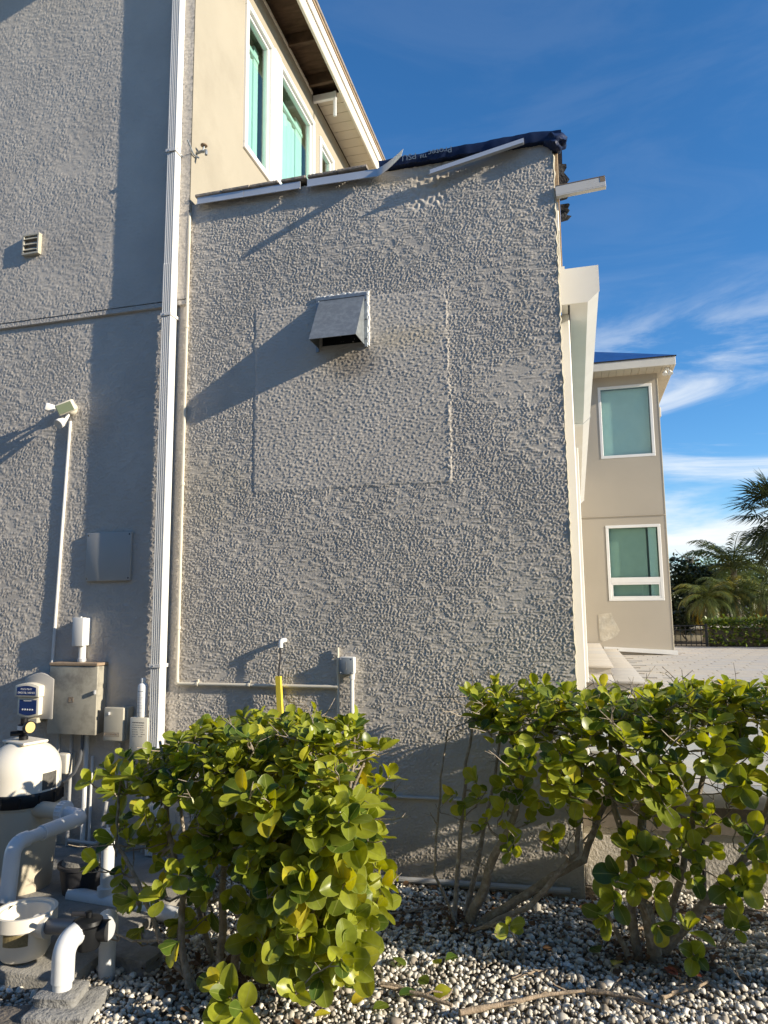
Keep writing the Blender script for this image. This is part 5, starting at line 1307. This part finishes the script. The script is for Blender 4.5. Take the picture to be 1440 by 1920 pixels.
st = [([V3(-.66, 3.72, -.02), V3(-.62, 3.72, .4), V3(-.58, 3.70, .78), V3(-.52, 3.72, 1.06)], .013, .006),
      ([V3(-.60, 3.74, -.02), V3(-.47, 3.68, .30), V3(-.32, 3.64, .62), V3(-.22, 3.66, 1.0)], .028, .008),
      ([V3(-.57, 3.74, -.02), V3(-.30, 3.70, .18), V3(-.02, 3.70, .36), V3(.12, 3.72, .68), V3(.20, 3.75, 1.02)], .025, .008),
      ([V3(-.56, 3.70, -.02), V3(-.28, 3.62, .16), V3(-.05, 3.6, .42), V3(-.02, 3.62, .75), V3(.02, 3.66, 1.02)], .016, .007),
      ([V3(-.62, 3.78, -.02), V3(-.50, 3.86, .5), V3(-.38, 3.88, 1.02)], .015, .006),
      ([V3(-.63, 3.70, -.02), V3(-.74, 3.66, .25), V3(-.70, 3.64, .62), V3(-.66, 3.66, .95)], .009, .004),
      ([V3(-.60, 3.68, -.02), V3(-.40, 3.52, .12), V3(-.30, 3.40, .10)], .009, .004)]
shrub('clusia_shrub', 'open-stemmed clusia shrub in front of the annex wall corner', base, st, tp, 17, 290)

# ---- right shrub, second
rr = random.Random(21)
tp = tips_box(rr, 165, (.30, 1.35), (3.45, 4.05), (1.0, 1.18), (.8, 3.75, .6), (.058, .080), (5, 8), .7)
tp += tips_box(rr, 36, (.25, 1.2), (3.38, 3.62), (.74, 1.04), (.7, 3.9, .7), (.068, .09), (4, 7), .45)
tp += tips_box(rr, 8, (.3, 1.3), (3.70, 4.02), (.76, 1.0), (.7, 3.8, .5), (.065, .085), (4, 7), .5)
tp += tips_box(rr, 48, (.1, 1.15), (3.38, 3.80), (.34, .80), (.6, 3.9, .5), (.055, .085), (3, 6), .3)
tp += atpx([(1180, 1590, 3.42, 6, .10, (0, -.4, .8)), (1210, 1600, 3.40, 7, .10), (1160, 1640, 3.4, 6, .09, (-.3, -.5, .2)), (1195, 1660, 3.38, 7, .085, (0, -.6, -.3)), (1230, 1680, 3.4, 7, .09, (.2, -.6, 0)),
            (1150, 1690, 3.36, 6, .085, (-.3, -.6, .1)), (1130, 1720, 3.35, 5, .08, (-.3, -.7, -.2)), (1235, 1740, 3.35, 5, .075, (.2, -.6, -.3)), (1240, 1500, 3.42, 7, .10, (.1, -.6, .2)), (1330, 1420, 3.42, 7, .095, (0, -.6, -.1)), (1350, 1390, 3.42, 7, .09),
            (1420, 1600, 3.38, 6, .085, (.4, -.4, .1)), (1290, 1740, 3.42, 5, .09, (.1, -.3, .8)), (1300, 1790, 3.34, 5, .09, (-.1, -.5, .2)), (1380, 1740, 3.45, 6, .065, (.2, -.5, .3)), (1140, 1450, 3.42, 6, .08), (1290, 1480, 3.45, 6, .08)], rr)
base = Vector((.26, 3.58, -.01))
st = [([V3(.27, 3.58, -.02), V3(.25, 3.58, .32), V3(.26, 3.62, .70), V3(.34, 3.66, 1.04)], .033, .009),
      ([V3(.20, 3.60, -.02), V3(.19, 3.62, .4), V3(.10, 3.66, .75), V3(.14, 3.7, 1.02)], .022, .008),
      ([V3(.30, 3.62, .02), V3(.50, 3.64, .25), V3(.72, 3.66, .50), V3(.84, 3.66, .78), V3(.98, 3.7, 1.04)], .024, .008),
      ([V3(.29, 3.66, -.02), V3(.44, 3.72, .45), V3(.55, 3.74, .8), V3(.6, 3.75, 1.04)], .018, .007),
      ([V3(.72, 3.65, .50), V3(.95, 3.62, .62), V3(1.1, 3.66, .9), V3(1.2, 3.7, 1.05)], .014, .006),
      ([V3(.16, 3.56, -.02), V3(.09, 3.50, .16), V3(.04, 3.44, .30)], .015, .006),
      ([V3(.28, 3.6, .1), V3(.20, 3.48, .3), V3(.18, 3.44, .52)], .010, .005),
      ([V3(.34, 3.62, -.01), V3(.48, 3.60, .05), V3(.52, 3.5, .12), V3(.42, 3.42, .16)], .009, .004),
      ([V3(.80, 3.64, .55), V3(.78, 3.5, .56), V3(.72, 3.40, .58)], .008, .004)]
shrub('clusia_shrub', 'clusia shrub at the right edge in front of the retaining wall', base, st, tp, 27, 290)

# ---- the hedge goes on to the right of the picture and shades the bed
rr = random.Random(33)
tp = tips_box(rr, 150, (1.30, 2.7), (2.98, 4.0), (.25, 1.15), (2.0, 3.5, .5), (.075, .10), (5, 8), .5)
st = [([V3(1.9, 3.5, -.02), V3(1.8 + .3 * k, 3.3 + .2 * (k % 3), .5), V3(1.5 + .28 * k, 3.2 + .25 * (k % 3), 1.0)], .02, .007) for k in range(5)]
shrub('clusia_shrub', 'clusia shrub continuing the hedge past the right edge', Vector((1.9, 3.5, -.01)), st, tp, 37, 0)

# ---- twigs and fallen leaves on the gravel
def twig(px0, py0, px1, py1, r, label, seed, m='dead_wood'):
    a, b = onZ(px0, py0, .02), onZ(px1, py1, .02); rr = random.Random(seed)
    P = wobble(a, b, 14, .007, rr); P = [Vector((p.x, p.y, .022 + abs(p.z - .02) * .4)) for p in P]
    t = thing('fallen_branch', a, label, 'branch', 'dead branches on the gravel'); G().tube(P, [r * (1 - .5 * i / 13) * rr.uniform(.85, 1.15) for i in range(14)], 7).build('stick', m, t, 60)
    for k in (4, 8, 11):
        q = P[k] + Vector((rr.uniform(-.08, .08), rr.uniform(-.08, .08), rr.uniform(.0, .03))); G().tube(wobble(P[k], q, 5, .004, rr), [r * .4, r * .38, r * .35, r * .3, r * .2], 5).build('side_twig', m, t, 60)
twig(715, 1846, 848, 1886, .013, 'brown dead branch lying just right of the left shrub', 1)
twig(862, 1900, 1100, 1858, .012, 'pale long dead branch on sunlit gravel at the bottom centre', 2)
twig(1100, 1858, 1240, 1890, .012, 'dead branch running from the centre into shade at right', 3)
twig(1240, 1872, 1330, 1838, .010, 'short dead branch in the shade below the right shrub', 4)
twig(960, 1836, 1045, 1815, .007, 'thin pale twig at the edge of the sunlit gravel', 5)
twig(690, 1720, 830, 1700, .008, 'dark root-like branch by the foot of the annex wall', 6)
twig(1180, 1745, 1300, 1735, .011, 'fallen branch right behind the trunk of the right shrub', 7)
twig(1300, 1700, 1440, 1710, .009, 'fallen branch along the retaining wall at the right edge', 8)
FL = [(786, 1833, 'green fallen leaf on the sunlit gravel, centre'), (848, 1857, 'curled green fallen leaf near the pale branch'), (784, 1862, 'small fallen leaf beside the brown branch'), (700, 1892, 'green fallen leaf nearest the camera below the brown branch'),
      (687, 1868, 'dark fallen leaf left of the brown branch'), (812, 1800, 'dark fallen leaf in the shade edge behind the sunlit gravel'), (836, 1800, 'half-lit fallen leaf at the shade edge'), (735, 1795, 'dark fallen leaf pair in shade near the left shrub'),
      (620, 1900, 'yellow fallen leaf under the left shrub'), (1150, 1810, 'olive fallen leaf in shade under the right shrub'), (1280, 1770, 'long olive fallen leaf beside the right trunk'), (1108, 1775, 'rounded fallen leaf in shade between the right stems'),
      (1316, 1832, 'red-brown fallen leaf in shade at lower right'), (1245, 1815, 'red fallen leaf near the foot of the right trunk')]
for k, (px, py, lab) in enumerate(FL):
    p = onZ(px, py, .024); R = frame(Vector((random.uniform(-1, 1), random.uniform(-1, 1), .05)), Vector((random.uniform(-.3, .3), random.uniform(-.5, .1), 1)))
    me = LEAF_MESH[k % 6]
    if 'red' in lab: me = me.copy(); me.materials.clear(); me.materials.append(MATS['red_leaf'])
    o = bpy.data.objects.new('fallen_leaf', me); COL.objects.link(o); s_ = random.uniform(.055, .08)
    o.matrix_local = Matrix.Translation(p) @ R.to_4x4() @ Matrix.Diagonal((s_, s_, s_, 1)); tag(o, lab, 'leaf', 'fallen leaves')

# ---- brown leaf litter gathered round the stems
mat('dead_leaf', (0.13, 0.075, 0.04), 0.8, var=0.5, vscale=30, spec=0.2)
def litter():
    rr = random.Random(77); items = []
    for (cx, cy, sx, sy, n) in ((-1.52, 3.0, .35, .22, 170), (-.58, 3.72, .30, .16, 150), (.25, 3.6, .35, .2, 170), (.2, 4.1, .7, .10, 160), (-1.2, 3.95, .6, .15, 60)):
        for k in range(n):
            x, y = rr.gauss(cx, sx * .6), rr.gauss(cy, sy * .6)
            if y > WY - .05 and x < CX1 + .05 or y > 4.4: continue
            items.append((Vector((x, y, .016 + rr.uniform(0, .012))), frame(Vector((rr.uniform(-1, 1), rr.uniform(-1, 1), rr.uniform(-.2, .3))), Vector((rr.uniform(-.6, .6), rr.uniform(-.6, .6), 1))), rr.uniform(.018, .045), rr.random()))
    o = leaf_cloud('leaf_litter', items, LEAFS_LO, 'dead_leaf', None); tag(o, 'brown dead leaf litter scattered round the shrub stems', 'leaf litter', kind='stuff')
litter()

# ---- garden behind the patio
def palm(name, label, base, h, nf, L, droop, leaflet, m, seed, trunk_r, el=(-20, 80), fan=False, yellow=0):
    rr = random.Random(seed); base = Vector(base); t = thing(name, base, label, 'palm tree', 'palms behind the patio')
    top = base + Vector((rr.uniform(-.1, .1), 0, h)); P = wobble(base, top, 7, .012, rr)
    G().tube(P, [trunk_r * (1.15 - .25 * i / 6) for i in range(7)], 9).build('trunk', 'palm_trunk', t, 60)
    def strip(items, name, mm):
        V = [p for it in items for p in it[0]]; Fc = []; rn = []; o = 0
        for pts, q in items:
            Fc += [tuple(i + o for i in f) for f in q]; rn += [items_r[id(pts)]] * len(pts); o += len(pts)
        off = OFF[t.name]; me = bpy.data.meshes.new(name); me.from_pydata([tuple(Vector(p) - off) for p in V], [], Fc)
        at = me.attributes.new('rnd', 'FLOAT', 'POINT'); at.data.foreach_set('value', np.array(rn, np.float32)); me.materials.append(MATS[mm])
        ob = bpy.data.objects.new(name, me); COL.objects.link(ob); ob.parent = t; return ob
    for k in range(nf):
        az = k * 2.39996 + rr.uniform(-.2, .2); e = math.radians(el[1] + (el[0] - el[1]) * (k / max(1, nf - 1)) + rr.uniform(-8, 8)); ln = L * rr.uniform(.8, 1.1)
        hd = Vector((math.cos(az), math.sin(az), 0)); items = []; items_r = {}; rnd = rr.random() * .9
        mm = 'frond_yellow' if k >= nf - yellow else m
        if fan:
            d0 = (hd * math.cos(e) + Vector((0, 0, math.sin(e)))).normalized(); tip = top + d0 * ln * .5 + Vector((0, 0, -droop * .15 * ln)); side = d0.cross(Vector((0, 0, 1)))
            side = side.normalized() if side.length > .05 else Vector((1, 0, 0)); nrm = side.cross(d0)
            st_ = G().tube([top, top.lerp(tip, .5) + Vector((0, 0, .03)), tip], .012, 5)
            st_.build('frond_stalk', m, t)
            for j in range(26):
                w = math.radians(-105 + 210 * j / 25); dd = (d0 * math.cos(w) + side * math.sin(w) + nrm * rr.uniform(-.12, .12)).normalized(); ll = ln * .62 * (1 - .25 * abs(w) / 1.9) * rr.uniform(.85, 1.1)
                wd = side * math.cos(w) - d0 * math.sin(w); p1 = tip + dd * ll * .55; p2 = tip + dd * ll + Vector((0, 0, -ll * .22 * droop))
                pts = [tip, p1 + wd * ll * .035, p1 - wd * ll * .035, p2]; items_r[id(pts)] = rnd + rr.uniform(0, .08); items.append((pts, [(0, 1, 2), (1, 3, 2)]))
        else:
            n = 16; C = []; p = Vector(top); a = e
            for i in range(n):
                C.append(p.copy()); p = p + (hd * math.cos(a) + Vector((0, 0, math.sin(a)))) * (ln / (n - 1)); a -= droop / (n - 1) * (0.5 + 1.2 * i / n)
            side = hd.cross(Vector((0, 0, 1)))
            G().tube(C, [.014 * L / 1.2 * (1 - .8 * i / (n - 1)) for i in range(n)], 5).build('frond_stalk', m, t)
            for i in range(1, n * 3):
                f = i / 3; i0 = min(int(f), n - 2); q = C[i0].lerp(C[i0 + 1], f - i0) if f < n - 1 else C[-1]; tan = (C[i0 + 1] - C[i0]).normalized()
                ll = leaflet * math.sin(math.pi * min(1, .12 + .88 * i / (n * 3))) ** .6 * rr.uniform(.85, 1.1)
                for s_ in (-1, 1):
                    dd = (side * s_ * .8 + tan * .75 + Vector((0, 0, -.12 + rr.uniform(-.2, .2)))).normalized(); wv = tan * ll * .042
                    p1 = q + dd * ll * .5; p2 = q + dd * ll + Vector((0, 0, -ll * .3)); pts = [q, p1 + wv, p1 - wv, p2]
                    items_r[id(pts)] = rnd + rr.uniform(0, .08); items.append((pts, [(0, 1, 2), (1, 3, 2)]))
        strip(items, 'frond', mm)
    return t
def tree(name, label, base, h, crown_c, crown_r, n, leaf, m, seed, cat='tree', trunk_r=.08, group=None, limbs=7):
    rr = random.Random(seed); base = Vector(base); t = thing(name, base, label, cat, group); cc = Vector(crown_c)
    G().tube(wobble(base, cc - Vector((0, 0, crown_r[2] * .3)), 6, .03, rr), [trunk_r * (1 - .09 * i) for i in range(6)], 8).build('trunk', 'bark', t, 60)
    for k in range(limbs):
        d = Vector((rr.uniform(-1, 1) * crown_r[0], rr.uniform(-1, 1) * crown_r[1], rr.uniform(-.2, 1) * crown_r[2])) * .8
        G().tube(wobble(cc - Vector((0, 0, crown_r[2] * .4)), cc + d, 5, .04, rr), [trunk_r * .5, trunk_r * .4, trunk_r * .3, trunk_r * .2, trunk_r * .1], 5).build('limb', 'bark', t, 60)
    clumps = []
    for k in range(max(6, n // 70)):
        while True:
            q = Vector((rr.uniform(-1, 1), rr.uniform(-1, 1), rr.uniform(-1, 1)))
            if .35 < q.length < 1: break
        clumps.append((cc + Vector((q.x * crown_r[0], q.y * crown_r[1], q.z * crown_r[2])), rr.uniform(.16, .32) * min(crown_r)))
    items = []
    for k in range(n):
        c, r_ = clumps[k % len(clumps)]; o = Vector((rr.gauss(0, 1), rr.gauss(0, 1), rr.gauss(0, .8))).normalized() * r_ * rr.uniform(.5, 1.15)
        items.append((c + o, frame(o + Vector((rr.uniform(-1, 1), rr.uniform(-1, 1), rr.uniform(-.6, .6))) * r_, Vector((0, 0, 1)) + Vector((rr.uniform(-.5, .5), rr.uniform(-.5, .5), 0))), leaf * rr.uniform(.7, 1.2), rr.random() * .99))
    leaf_cloud('crown', items, LEAFS_LO, m, t, kind=False); return t
GZ = .50
G().box((1.86, 18.67, -.2), (30, 60, GZ)).build('garden_bed', 'soil', None, 0)['kind'] = 'structure'
def far_hedge():
    rr = random.Random(5); t = thing('garden_hedge', (5, 19.1, GZ), 'low clipped hedge along the far edge of the patio', 'hedge'); items = []
    for k in range(5200):
        x = rr.uniform(2.98, 9.5); y = 18.78 + abs(rr.gauss(0, .22)); z = GZ + .03 + rr.uniform(0, .62) if rr.random() < .6 else GZ + .60 + rr.gauss(0, .045)
        items.append((Vector((x, min(y, 19.5), z)), frame(Vector((rr.uniform(-1, 1), rr.uniform(-1.2, .6), rr.uniform(-.2, 1.1))), Vector((rr.uniform(-.5, .5), -.4, 1))), rr.uniform(.06, .10), rr.random() * .99))
    leaf_cloud('foliage', items, LEAFS_LO, 'leaf_hedge_far', t, kind=False)
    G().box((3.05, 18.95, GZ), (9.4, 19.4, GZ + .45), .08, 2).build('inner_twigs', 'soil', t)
far_hedge()
def fence():
    x0, x1, y = 1.88, 2.98, 18.72; t = thing('metal_fence', (x0, y, PATIO_Z), 'short black metal fence beside the rear wing', 'fence')
    zt = onY(1290, 1172, y).z
    G().box((x0, y - .015, zt - .03), (x1, y + .015, zt), .003).build('rail', 'black_plastic', t); G().box((x0, y - .012, PATIO_Z + .05), (x1, y + .012, PATIO_Z + .075), .003).build('rail', 'black_plastic', t)
    G().box((x0, y - .012, zt - .13), (x1, y + .012, zt - .105), .003).build('rail', 'black_plastic', t)
    x = x0 + .06
    while x < x1: G().box((x - .008, y - .008, PATIO_Z), (x + .008, y + .008, zt - .002)).build('picket', 'black_plastic', t, 0); x += .115
    G().box((x1 - .03, y - .03, PATIO_Z - .05), (x1 + .03, y + .03, zt + .03), .004).build('post', 'black_plastic', t)
fence()
t = thing('low_wall', (2.6, 22.0, GZ), 'pale low wall with rounded cap seen through the black fence', 'wall')
G().box((1.9, 22.0, GZ - .1), (4.4, 22.25, .78), .02, 2).build('wall', 'stucco_cream', t); G().box((1.9, 21.92, .79), (4.4, 22.33, .90), .04, 3).build('cap', 'white_frame', t)
palm('date_palm', 'pygmy date palm with yellowing lower fronds, just right of the black fence', onY(1322, 1195, 20.6)[:2] + (GZ,) if False else (onY(1322, 1195, 20.6).x, 20.6, GZ), 1.15, 34, 1.05, 1.9, .26, 'frond', 2, .07, (-35, 75), yellow=5)
palm('date_palm', 'pygmy date palm behind the hedge, between the fence-side palm and the edge one', (onY(1378, 1195, 21.0).x, 21.0, GZ), 1.25, 34, 1.05, 1.9, .26, 'frond', 4, .07, (-35, 75), yellow=4)
palm('date_palm', 'pygmy date palm at the right edge of the picture', (onY(1440, 1195, 20.8).x, 20.8, GZ), 1.2, 34, 1.05, 1.9, .26, 'frond', 6, .07, (-35, 75), yellow=4)
palm('coconut_palm', 'feathery coconut palm rising behind the date palms', (onY(1385, 1150, 24).x, 24, GZ), 2.1, 24, 1.75, 1.5, .46, 'frond', 8, .10, (0, 80))
palm('cabbage_palm', 'dark fan palm towering at the right edge', (onY(1478, 1150, 22.5).x, 22.5, GZ), 3.75, 44, 1.5, .9, .4, 'frond_dark', 9, .15, (-75, 80), fan=True)
tree('sea_grape', 'dark dense broadleaf tree next to the rear wing', (3.3, 24, GZ), 2, (3.25, 24, 1.75), (.95, 1.2, 1.15), 4600, .13, 'leaf_dark', 12, group='trees behind the patio')
tree('broadleaf_tree', 'dark bushy tree between sea grape and palms', (5.0, 26.5, GZ), 2, (4.9, 26.5, 1.9), (1.3, 1.2, 1.2), 4200, .12, 'leaf_far', 13, group='trees behind the patio')
tree('thin_tree', 'sparse grey-leaved tree topping the dark trees', (4.6, 32, GZ), 3, (4.7, 32, 3.4), (.75, .6, .55), 420, .09, 'leaf_far', 14, trunk_r=.05, group='trees behind the patio', limbs=12)
tree('broadleaf_tree', 'far dark tree closing the view at the right edge', (8.4, 34, GZ), 3, (8.2, 34, 1.9), (1.8, 1.5, 1.4), 3500, .16, 'leaf_dark', 15, group='trees behind the patio')
tree('shade_bush', 'dark bush at the foot of the sea grape', (2.9, 21.3, GZ), 1, (2.75, 21.3, 1.05), (.6, .5, .45), 1100, .10, 'leaf_dark', 16, cat='bush', trunk_r=.03)

# ---- unseen neighbouring house, added to block sky light; also mirrored in the wing's windows
nb = thing('unseen_neighbour_house', (0, -6, 0), 'unseen tan neighbouring house added to cut sky light, mirrored in the lower wing window', 'house')
G().box((-18, -13, -.1), (16, -4.6, 6.3)).build('wall', 'stucco_tan', nb, 0)
G().add([(-18.6, -4.0, 6.3), (16.6, -4.0, 6.3), (16.6, -13.6, 6.3), (-18.6, -13.6, 6.3), (-14, -8.8, 8.4), (12, -8.8, 8.4)], [(0, 1, 5, 4), (1, 2, 5), (2, 3, 4, 5), (3, 0, 4), (0, 3, 2, 1)]).build('roof', 'roof_tile', nb, 0)
for wx in (-10, -5, 3, 8, 13):
    fr = G().box((wx, -4.6, 1.2), (wx + 1.3, -4.55, 2.7), .02).build('window', 'white_frame', nb)
    G().box((wx + .07, -4.548, 1.27), (wx + 1.23, -4.54, 2.63)).build('pane', 'glass_teal', fr, 0)
tree('shade_bush', 'bush past the right edge shading the far end of the patio', (5.4, 17.9, PATIO_Z), 1, (5.3, 17.9, 1.15), (1.1, .35, .5), 1300, .10, 'leaf_far', 18, cat='bush', trunk_r=.03)
